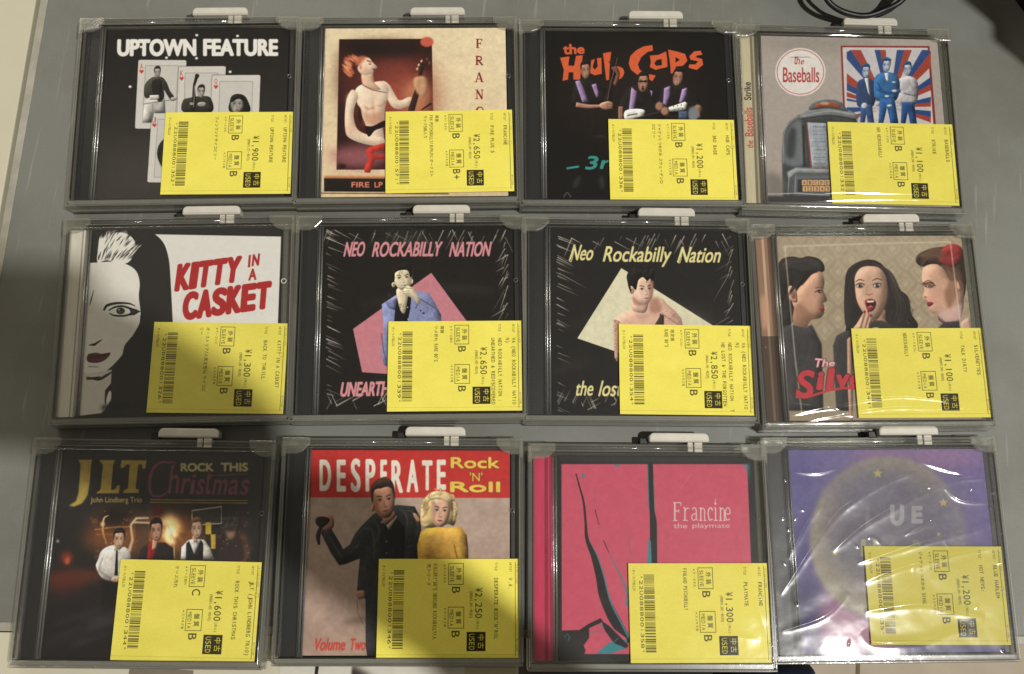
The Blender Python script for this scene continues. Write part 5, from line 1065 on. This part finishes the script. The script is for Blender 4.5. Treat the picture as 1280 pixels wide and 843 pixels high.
bag = lump('soft_bag', [(635, 792), (760, 796), (880, 798), (960, 806), (1010, 840), (1000, 900), (900, 960), (700, 950), (650, 880)], -60, 200, M_DARK, 3, 1)
tag(bag, 'black fabric bag in the gap below the near edge of the grey table', 'bag')
kn = lump('trouser_knee', [(872, 870), (880, 842), (905, 833), (960, 824), (1010, 824), (1045, 832), (1062, 845), (1066, 900), (1000, 950), (900, 940)], -34, 160, M_DENIM, 1.2, 3)
kn.name = 'navy_cloth'; tag(kn, 'navy blue woven cloth bulging up below the bottom right case', 'cloth')
# printed leaflet on the near bench
lf = Img(560, 60, (206, 202, 190)); lf.poly([(84, 0), (92, 0), (76, 60), (66, 60)], (40, 38, 36)); lf.line([(170, 6), (260, 22), (300, 30)], (14, 20, 4), (60, 52, 48), 2); lf.ell(330, 30, 60, 14, (40, 34, 34), 4); lf.ell(335, 26, 30, 8, (120, 80, 60), 3); lf.poly([(440, 0), (560, 0), (560, 60), (430, 60)], (190, 178, 150)); lf.grain(.05, 2)
m = print_material('leaflet_print', lf.image('leaflet_print'))
p0, p1 = at(347, 832, 0)[:2], at(647, 835, 0)[:2]; d = p1-p0; L_ = float(np.linalg.norm(d)); an = math.atan2(d[1], d[0])
me = printed_sheet('printed_leaflet', L_-3, 60, .3, m); cc = (p0+p1)/2+np.array([math.sin(an), -math.cos(an)])*30
o = link('printed_leaflet', me, None, (cc[0], cc[1], -.4), (0, 0, an)); tag(o, 'white printed leaflet showing below the second case of the bottom row', 'leaflet')
p0, p1 = at(166, 836, 0)[:2], at(238, 836, 0)[:2]
o = link('brown_card', MB().box(-19, 19, -40, 0, 0, .4).mesh('brown_card', solid('brown_card', rgb(116, 106, 90), rgb(126, 116, 100), 80, .7)), None, (float((p0+p1)[0]/2), float((p0+p1)[1]/2), -.5), (0, 0, .02))
tag(o, 'plain brown card under the bottom edge of the leftmost case in the bottom row', 'card')

# black cable at the top of the table
cable = tag(bpy.data.objects.new('cable_coil', None), 'thin black cable lying in loops behind the top right case', 'cable'); COL.objects.link(cable)
def cpath(px, zs): 
    sp = smooth(np.array(px, float), False, 8); z = np.interp(np.linspace(0, 1, len(sp)), np.linspace(0, 1, len(zs)), zs)
    return [tuple(at(x, y, q)) for (x, y), q in zip(sp, z)]
for px, zs, rd in (([(1036, -60), (1030, -20), (1034, 0), (1052, 14), (1080, 20), (1105, 13), (1128, 0), (1150, -30), (1150, -80)], [30, 26, 22, 18, 16, 18, 22, 30, 34], 2.0),
                   ([(1028, -60), (1026, -20), (1036, 4), (1056, 17), (1082, 22), (1110, 14), (1140, -10)], [20, 18, 13, 11, 11, 14, 18], 1.5)):
    link('cable_loop', MB().tube(cpath(px, zs), rd, 8).mesh('cable_loop', M_CABLE, True), cable)
P = [tuple(at(x_, y_, 0)[:2]) for x_, y_ in smooth(np.array([(950, -9), (1060, -4), (1178, -9), (1190, -80), (1060, -110), (940, -90)], float), True, 5)]
o = link('shade_blocker', MB().prism(P, .3, 58, 6, 4).mesh('shade_blocker', M_DARK)); tag(o, 'unseen shading pouch on the table just past the upper edge, behind the top right case', 'blocker')  # unseen block added to darken the table around the cable
# unseen box shaped to cast the corner shadow; only its shadow reaches the picture
def shifted(px, H, lamp_=(LAMP[0]*1000, LAMP[1]*1000, LAMP[2]*1000)):
    """foot point of a corner of height H whose shadow falls at this place of the table"""
    s_ = at(px[0], px[1], 0); t = H/lamp_[2]; return (s_+(np.array(lamp_)-s_)*t)[:2]
H_ = 260
cor = [shifted(p, H_) for p in [(1203, 0), (1238, 19), (1240, 50)]]
c2 = cor[2]; pts = [cor[0], cor[1], cor[2], c2+np.array([70, 10]), c2+np.array([110, 150]), cor[0]+np.array([-60, 90])]
o = link('shade_box', MB().prism(pts, 0.3, H_, 1).mesh('shade_box', M_DARK)); tag(o, 'unseen black box added past the top right corner to cast a shadow', 'box')

# ------------------------------------------------------------------ the photographer above the table (outside the picture: shades it)
def lampray(px, H):
    s_ = at(px[0], px[1], 0); L_ = np.array(LAMP)*1000; return s_+(L_-s_)*H/L_[2]
def skin_body(name, verts, edges, radii, mat, sub=2):
    me = bpy.data.meshes.new(name); me.from_pydata([tuple(np.array(v)*MM) for v in verts], edges, []); me.materials.append(mat)
    o = bpy.data.objects.new(name, me); COL.objects.link(o)
    sk = o.modifiers.new('skin', 'SKIN'); 
    for i, r_ in enumerate(radii): me.skin_vertices[0].data[i].radius = (r_*MM, r_*MM)
    me.skin_vertices[0].data[0].use_root = True
    ss = o.modifiers.new('sub', 'SUBSURF'); ss.levels = ss.render_levels = sub
    return o
person = bpy.data.objects.new('person', None); COL.objects.link(person)
tag(person, "photographer's raised forearm in a dark sleeve, hand holding a phone over the table", 'person')
W0 = lampray((140, 494), 655); W1 = lampray((246, 560), 635); W1b = lampray((345, 605), 605); W2 = lampray((450, 692), 560); W3 = lampray((560, 772), 500); W4 = lampray((720, 930), 380)
arm = skin_body('hand', [W1b, W1, W0, W0+np.array([-22, 12, 2]), W0+np.array([-40, 34, 8]), W0+np.array([-62, 50, 14]), W0+np.array([-50, 12, 8]), W0+np.array([-76, 22, 16]), W0+np.array([-52, -8, 8]), W0+np.array([-78, -4, 16]), W0+np.array([-46, -26, 6]), W0+np.array([-68, -28, 14]), W0+np.array([-16, 40, 4]), W0+np.array([-34, 60, 8])],
    [(0, 1), (1, 2), (2, 3), (3, 4), (4, 5), (3, 6), (6, 7), (3, 8), (8, 9), (3, 10), (10, 11), (2, 12), (12, 13)], [34, 46, 48, 44, 9, 8, 9, 8, 9, 8, 8, 7, 11, 9], M_SKIN)
arm.parent = person
sl = skin_body('sleeve', [W1b, W2, W3, W4], [(0, 1), (1, 2), (2, 3)], [36, 30, 26, 34], M_DARK); sl.parent = person
ph = MB().box(-74, 74, -37, 37, 0, 8, 3, 3).mesh('phone', M_BLACKPL)
PH = W0+np.array([-78, 20, 16])
o = link('phone', ph, None, (PH[0], PH[1], max(PH[2], 668)), (-CAM_TILT, 0, .09)); o.rotation_euler = (CAM_TILT, 0, 0.09)
tag(o, 'dark phone held level above the table in the hand', 'phone')

# ------------------------------------------------------------------ security keeper (one design, twelve copies)
def keeper_meshes():
    D = {}
    m = MB()                                                  # side rail, drawn for the left side
    m.box(-78.6, -77.2, -65, 62, 0, 14.4, .4, 1); m.box(-77.2, -75.9, -64, 62, 13.0, 14.4, .35, 1); m.box(-77.2, -75.9, -64, 60, .6, 1.8)
    m.box(-79.1, -78.6, -65, 61, 5.2, 9.4, .2, 1); m.box(-78.9, -76.4, 56, 66.5, 3, 14.9, .5, 1)
    D['left'] = m.mesh('side_rail', M_KEEPER)
    m = MB(); m.box(67.6, 69.0, -65, 62, 0, 14.4, .4, 1); m.box(66.4, 67.6, -64, 62, 13.0, 14.4, .35, 1); m.box(69.0, 69.5, -65, 61, 5.2, 9.4, .2, 1); m.box(66.8, 69.3, 56, 66.5, 3, 14.9, .5, 1); m.box(66.2, 67.6, -64, 60, .6, 1.8)
    D['right'] = m.mesh('side_rail', M_KEEPER)
    m = MB(); m.box(-78.6, 69.0, -66.3, -65.0, 0, 14.6, .45, 2); m.box(-76.5, 67.0, -65.0, -61.8, 13.1, 14.3, .4, 1); m.box(-77, 67.5, -67.0, -66.3, 5.5, 8.0, .25, 1); m.box(-76, 66, -65.0, -62.9, .6, 2.0)
    D['bottom'] = m.mesh('bottom_rail', M_KEEPER)
    m = MB(); m.box(-77, 67.5, 66.2, 67.6, 0, 14.6, .4, 1); m.box(-66, 56, 62.9, 64.0, 9, 13.6, .35, 1); m.box(-77, 67.5, 62.8, 66.2, .6, 1.8)
    D['top'] = m.mesh('top_rail', M_KEEPER)
    D['rod'] = MB().tube([(-64, 65.3, 12.2), (54, 65.3, 12.2)], 1.15, 12).mesh('lock_rod', M_JEDGE, True)
    m = MB(); m.prism([(-78.6, 68.0), (-61.5, 68.0), (-61.5, 63.6), (-66.0, 59.2), (-70, 57.8), (-78.6, 57.8)], 13.2, 15.4, .7)
    D['bl'] = m.mesh('corner_bracket', M_KEEPD)
    m = MB(); m.prism([(69.0, 68.0), (52.5, 68.0), (52.5, 63.6), (57.0, 59.2), (61, 57.8), (69.0, 57.8)], 13.2, 15.4, .7)
    D['br'] = m.mesh('corner_bracket', M_KEEPD)
    m = MB(); r_ = 3.2; pts = []
    for cx, cy, a0 in ((33.6-r_, 75.0-r_, 0), (-3.6+r_, 75.0-r_, 90), (-3.6+.8, 69.2+.8, 180), (33.6-.8, 69.2+.8, 270)):
        q = r_ if a0 < 180 else .8
        for t in range(0, 91, 18): pts.append((cx+q*math.cos(math.radians(a0+t)), cy+q*math.sin(math.radians(a0+t))))
    m.prism(pts, 6.5, 14.2, 1.1, 3); D['tab'] = m.mesh('lock_tab', M_WHITE)
    m = MB(); m.box(20.2, 23.6, 63.4, 69.2, 9.5, 12.9, .4, 1); m.box(24.3, 29.4, 63.0, 69.2, 9.5, 13.1, .4, 1); D['leg'] = m.mesh('lock_tab_foot', M_WHITE)
    m = MB(); m.box(-9, -3.9, 67.8, 72.2, 2, 9.5, .5, 1); D['slot'] = m.mesh('lock_slot_shade', M_BLACKPL)  # solid black block standing in for the shadow beside the tab
    D['back'] = MB().box(-77, 67.4, -64.9, 66, .3, .59).mesh('back_panel', clear('keeper_back', (0.96, 0.96, 0.94, 1), .04, (.4, .4, .35, 1), .12))
    for key, b in (('e1', (-76.5, 67, -62.2, -61.75, 12.6, 14.5)), ('e2', (-78.0, 68.4, -66.9, -66.45, 1.2, 2.4)), ('e3', (-66, 56, 62.4, 62.85, 12.2, 13.9)), ('e4', (-76.2, -75.75, -61, 57, 12.4, 14.6)), ('e5', (66.25, 66.6, -61, 57, 12.4, 14.6)), ('e6', (-64, 54, 67.7, 68.1, 11.4, 12.4))):
        D[key] = MB().box(*b, .12, 1).mesh('refraction_line', M_EDGE)  # strips added to imitate the dark lines refraction makes along clear edges
    return D
KM = keeper_meshes()
def make_keeper(label):
    t = bpy.data.objects.new('security_keeper', None); COL.objects.link(t); tag(t, label, 'keeper', 'clear security keepers holding the discs')
    link('back_panel', KM['back'], t); link('side_rail', KM['left'], t); link('side_rail', KM['right'], t); link('bottom_rail', KM['bottom'], t)
    tr = link('top_rail', KM['top'], t); link('lock_rod', KM['rod'], tr)
    link('corner_bracket', KM['bl'], t); link('corner_bracket', KM['br'], t)
    lt = link('lock_tab', KM['tab'], t); link('lock_tab_foot', KM['leg'], lt); link('lock_slot_shade', KM['slot'], t)
    for q in ('e1', 'e2', 'e3', 'e4', 'e5', 'e6'): link('refraction_line', KM[q], t)
    return t
def copy_tree(o, parent=None):
    c = o.copy(); COL.objects.link(c); c.parent = parent
    for ch in [x for x in o.children]: copy_tree(ch, c)
    return c

# ------------------------------------------------------------------ jewel case
def tray_mesh(mat):
    m = MB(); m.box(-75.4, 66, -62.4, 62.4, 2.2, 8.6, .3, 1); m.box(-75.4, -62.6, -61.6, 61.6, 8.6, 10.5, .4, 1); m.box(61.6, 65.4, -61.6, 61.6, 8.6, 10.2, .3, 1)
    return m.mesh('disc_tray', mat)
M_CLEARTRAY = clear('clear_tray', (.93, .93, .90, 1), .10, (.62, .60, .54, 1), .08)
TRAY_B = tray_mesh(M_BLACKPL); TRAY_C = tray_mesh(M_CLEARTRAY)
m = MB()
for y in range(-60, 61, 2): m.box(-73.2, -71.6, y-.5, y+.5, 10.5, 10.9)
RIBS = m.mesh('tray_ribs', M_BLACKPL)
LID = MB().box(-75.4, 66, -62.3, 62.3, 11.9, 13.0, .35, 2).mesh('lid', M_LID)
m = MB(); m.box(-75.4, -74.4, -62.3, 62.3, 8.6, 11.9); m.box(65.0, 66, -62.3, 62.3, 8.6, 11.9); m.box(-74.4, 65, 61.5, 62.3, 8.6, 11.9); m.box(-74.4, 65, -62.3, -61.5, 8.6, 11.9)
LIDW = m.mesh('lid_wall', M_JEDGE)
m = MB(); m.tube([(-63.0, -61.4, 12.7), (-63.0, 61.4, 12.7)], .75, 14); m.tube([(-61.3, -61.4, 12.7), (-61.3, 61.4, 12.7)], .6, 14); m.box(-64.3, -64.0, -61.4, 61.4, 13.0, 13.25)
HINGE = m.mesh('hinge_ridge', M_RIDGE, True)
STUDS = []
for y in (24, -24):
    m = MB()
    c_ = [(62.6+1.3*math.cos(t), y+1.3*math.sin(t), 13.05) for t in np.linspace(0, 2*math.pi, 16, endpoint=False)]
    m.tube(c_, .28, 6, True); STUDS.append(m.mesh('lid_stud', M_JEDGE, True))

WSTUD = MB().tube([(62.6+1.5*math.cos(t), 24+1.5*math.sin(t), 13.05) for t in np.linspace(0, 2*math.pi, 16, endpoint=False)], .42, 6, True).mesh('lid_stud', M_WHITE, True)
SPINE = {4: ((206, 196, 164), None), 5: ((226, 220, 204), None), 8: ((150, 116, 98), None), 11: ((206, 60, 96), None)}
def spine_sheet(k, col):
    a = Img(60, 600, col)
    if k == 4:
        a.a[:, 36:] *= .62; a.a[:, 44:50] *= 1.35
        def vt(t, y0, y1, x0, x1, c): a.text(t, [(x0, y1), (x0, y0), (x1, y0), (x1, y1)], c, bold=1)
        vt('Strike', 170, 236, 10, 34, (40, 34, 30)); vt('Baseballs', 262, 366, 8, 36, (200, 70, 60)); vt('the', 380, 408, 12, 34, (190, 80, 70))
    if k == 5: a.a[:, 38:42] *= .7; a.a[:, 48:] *= .86
    if k == 8:
        a.a[:] = np.array([.60, .47, .39]); a.a[:, 24:32] = (.80, .68, .56); a.a[:, 42:] *= .7; a.a[330:] *= .55; a.ell(18, 250, 12, 60, (206, 160, 130), 6)
    if k == 11: a.a[:, 34:44] *= .72
    a.grain(.06, 40+k, 12); return a

# crinkled film
def film(k, folds, low=.35, seed=1, ext=(-77.5, 68, -65.5, 63), tone=None):
    nx, ny = 330, 300; x = np.linspace(ext[0], ext[1], nx); y = np.linspace(ext[2], ext[3], ny); X, Y = np.meshgrid(x, y)
    Z = 15.3+low*(fnoise(ny, nx, 4, seed, 3)-.5)*2+.05*(fnoise(ny, nx, 26, seed+5, 2)-.5)
    cx, cy, th = CASES[k-1][:3]; c, sn = math.cos(th), math.sin(th)
    for pts, hgt, wd in folds:
        p = np.array([at(a_, b_, 15)[:2] for a_, b_ in smooth(np.array(pts, float), False, 5)]); dx, dy = p[:, 0]-cx, p[:, 1]-cy
        q = np.stack([dx*c+dy*sn, -dx*sn+dy*c], 1); best = np.full(X.shape, 1e9); tt = np.zeros(X.shape)
        for i in range(len(q)-1):
            a_, b_ = q[i], q[i+1]; d_ = b_-a_; u = np.clip(((X-a_[0])*d_[0]+(Y-a_[1])*d_[1])/(d_@d_), 0, 1)
            ds = np.hypot(X-a_[0]-u*d_[0], Y-a_[1]-u*d_[1]); mk = ds < best; best[mk] = ds[mk]; tt[mk] = ((i+u)/(len(q)-1))[mk]
        Z += hgt*.8*np.exp(-np.sqrt((best/(wd*.75))**2+.05))*np.sin(np.clip(tt, .0, 1)*math.pi)**.6
    rr = np.random.default_rng(seed+31)
    for _ in range({12: 26, 8: 14, 9: 24}.get(k, 0)):
        px_, py_ = rr.uniform(ext[0], ext[1]), rr.uniform(ext[2], ext[3]); rad = rr.uniform(.5, 1.2); an_ = rr.uniform(0, 3.1); ll = rr.uniform(1, 3)
        u = (X-px_)*math.cos(an_)+(Y-py_)*math.sin(an_); v = -(X-px_)*math.sin(an_)+(Y-py_)*math.cos(an_)
        Z += rr.uniform(.12, .35)*np.exp(-(u/(rad*ll))**2-(v/rad)**2)
    ex, ey = np.minimum(X-ext[0], ext[1]-X), np.minimum(Y-ext[2], ext[3]-Y); e = np.minimum(ex, ey); Z -= np.clip(2.2-e, 0, 2.2)**1.6*.55
    V = np.stack([X, Y, Z], -1).reshape(-1, 3)*MM; I = np.arange(nx*ny).reshape(ny, nx)
    F = np.stack([I[:-1, :-1], I[:-1, 1:], I[1:, 1:], I[1:, :-1]], -1).reshape(-1, 4)
    me = bpy.data.meshes.new('wrapping_film'); me.vertices.add(len(V)); me.vertices.foreach_set('co', V.ravel()); me.loops.add(F.size); me.loops.foreach_set('vertex_index', F.ravel().astype(np.int32))
    me.polygons.add(len(F)); me.polygons.foreach_set('loop_start', np.arange(0, F.size, 4, dtype=np.int32)); me.update(calc_edges=True); me.validate()
    me.polygons.foreach_set('use_smooth', [True]*len(F)); me.materials.append(M_FILM12 if k == 12 else M_FILM); return me
FOLDS = {
 12: [([(975, 745), (1030, 660), (1060, 628), (1110, 600), (1150, 590)], 1.6, 2.2), ([(1040, 690), (1080, 655), (1140, 620), (1190, 600), (1230, 596)], 1.6, 2.4), ([(1070, 705), (1120, 688), (1160, 675), (1210, 662), (1250, 650)], 1.5, 2.0),
      ([(1080, 728), (1110, 715), (1145, 704), (1200, 690), (1255, 682)], 1.5, 2.0), ([(1080, 765), (1120, 758), (1155, 755), (1190, 762), (1230, 772)], 1.3, 2.0), ([(1078, 790), (1095, 803), (1150, 801), (1180, 790), (1208, 786)], 1.6, 1.6),
      ([(1180, 610), (1200, 625), (1240, 630)], .8, 1.4), ([(990, 590), (1020, 592), (1045, 586)], .6, 1.2), ([(1150, 578), (1190, 590), (1235, 600)], .8, 1.6), ([(975, 790), (1030, 770), (1060, 740)], .8, 1.6), ([(985, 700), (1010, 650), (1030, 630)], .7, 1.8), ([(1130, 670), (1165, 650), (1190, 635)], .6, 1.0)],
 8: [([(985, 520), (1020, 512), (1100, 497), (1150, 497), (1215, 509)], 1.3, 1.8), ([(1000, 528), (1100, 510), (1160, 509), (1230, 510)], 1.3, 1.6), ([(1075, 320), (1090, 312), (1110, 310)], .8, 1.4), ([(1185, 296), (1203, 305), (1207, 325)], 1.0, 1.2), ([(975, 500), (1040, 510), (1070, 522)], .8, 1.6), ([(985, 310), (1060, 304), (1150, 300), (1195, 297)], .5, 1.2)],
 4: [([(955, 248), (1040, 241), (1110, 242), (1160, 244), (1195, 252)], 1.1, 1.6), ([(960, 254), (1060, 250), (1140, 250), (1195, 256)], 1.0, 1.4), ([(1160, 210), (1185, 204)], .5, 1.0), ([(1170, 229), (1192, 228)], .4, 1.0), ([(960, 60), (1050, 52), (1170, 50)], .5, 1.4)],
 9: [([(60, 790), (110, 765), (150, 740)], .7, 2.5), ([(90, 700), (60, 640), (55, 600)], .5, 2.5), ([(70, 580), (160, 566), (250, 575), (330, 568)], .8, 2.5), ([(70, 810), (120, 790), (150, 780)], .6, 3)],
 11: [([(900, 580), (915, 640), (930, 700), (960, 800)], .5, 3), ([(700, 640), (760, 650), (800, 660)], .3, 3), ([(800, 760), (870, 790), (950, 800)], .4, 3)],
 5: [([(215, 440), (260, 455), (300, 470), (350, 474)], .35, 3), ([(220, 500), (280, 490), (340, 480)], .3, 3), ([(100, 330), (112, 300), (120, 290)], .5, 2)]}
NAMES = ['black sleeve of playing cards and the words UPTOWN FEATURE', 'cream sleeve with a guitarist photo and FIRE LP strip', 'black sleeve with orange lettering and three players in bowling shirts', 'beige sleeve with a chrome jukebox and red and blue rays',
 'black and white drawn face sleeve with red KITTY IN A CASKET lettering', 'black sleeve with a man in a blue jacket on a pink shape', 'black sleeve with a bare shouldered man on a pale yellow shape', 'sleeve with three women on patterned wallpaper',
 'dark sleeve of three men in a lit street under gold JLT letters', 'red banded DESPERATE sleeve with a man in black leather and a blonde woman', 'pink sleeve with black brush strokes and white Francine lettering', 'purple sleeve with a yellow moon under crinkled film']
PLACE = ['at the top left corner of the grid', 'second from left in the top row', 'third from left in the top row', 'at the right end of the top row', 'at the left end of the middle row', 'second from left in the middle row', 'third from left in the middle row', 'at the right end of the middle row',
 'at the bottom left corner of the grid', 'second from left in the bottom row', 'third from left in the bottom row', 'at the bottom right corner of the grid']
HOLD = ['playing card disc', 'cream guitarist disc', 'orange lettered bowling shirt disc', 'jukebox disc', 'drawn face disc', 'blue jacket disc', 'bare shouldered man disc', 'three women disc', 'three men street disc', 'red DESPERATE disc', 'pink brush stroke disc', 'purple moon disc']
first = None
for k in range(1, 13):
    x, y, th, sx, sy, st = CASES[k-1]
    lab = 'smoky clear security keeper with white lock tab around the %s' % HOLD[k-1]
    if first is None: kp = first = make_keeper(lab)
    else: kp = copy_tree(first); kp['label'] = lab
    kp.location = (x*MM, y*MM, 0.25*MM); kp.rotation_euler = (0, 0, th)
    t = bpy.data.objects.new('disc_case', None); COL.objects.link(t); t.location = (x*MM, y*MM, 0); t.rotation_euler = (0, 0, th)
    tag(t, 'CD case with ' + NAMES[k-1].replace('red banded DESPERATE sleeve with a man in black leather and a blonde woman', 'red banded DESPERATE sleeve of a leather jacketed man and blonde woman'), 'CD case', 'compact discs laid out in three rows of four')
    clr = k in SPINE
    tr = link('disc_tray', TRAY_C if clr else TRAY_B, t)
    if not clr: link('tray_rib', RIBS, tr)['kind'] = 'stuff'
    else:
        im = spine_sheet(k, SPINE[k][0]).image('inlay_print_%d' % k)
        link('inlay_strip', printed_sheet('inlay_strip', 12.4, 121, .3, print_material('inlay_print', im)), t, (-69.2, 0, 10.6))
    im = ARTS[k-1]().image('sleeve_print_%d' % k)
    link('booklet', printed_sheet('booklet', 122, 121, .9, print_material('sleeve_print', im)), t, (0, 0, Z_PRINT-.9))
    ld = link('lid', LID, t); link('lid_wall', LIDW, ld); link('hinge_ridge', HINGE, ld); [link('lid_stud', q, ld) for q in (STUDS if k != 5 else [WSTUD, STUDS[1]])]
    s = STICK[k-1]; im = sticker(*s, seed=k).image('sticker_print_%d' % k)
    rr = RNG.random(3)
    def curl(px, py, rr=rr):
        u, v = px/42, py/28.7; return .10*max(0, u-.4)**2*rr[0]*4+.12*max(0, -v-.55)**2*rr[1]*6+.05*math.sin(3*u+rr[2]*6)*(1-abs(v))*.5+.06
    link('price_sticker', printed_sheet('price_sticker', LW, LH, .12, print_material('sticker_print', im, .5), curl, 14), t, (sx, sy, 13.05), (0, 0, st))
    if k in FOLDS: link('wrapping_film', film(k, FOLDS[k], {12: .45, 8: .4, 4: .35, 9: .4, 11: .3, 5: .2}[k], 50+k), t)
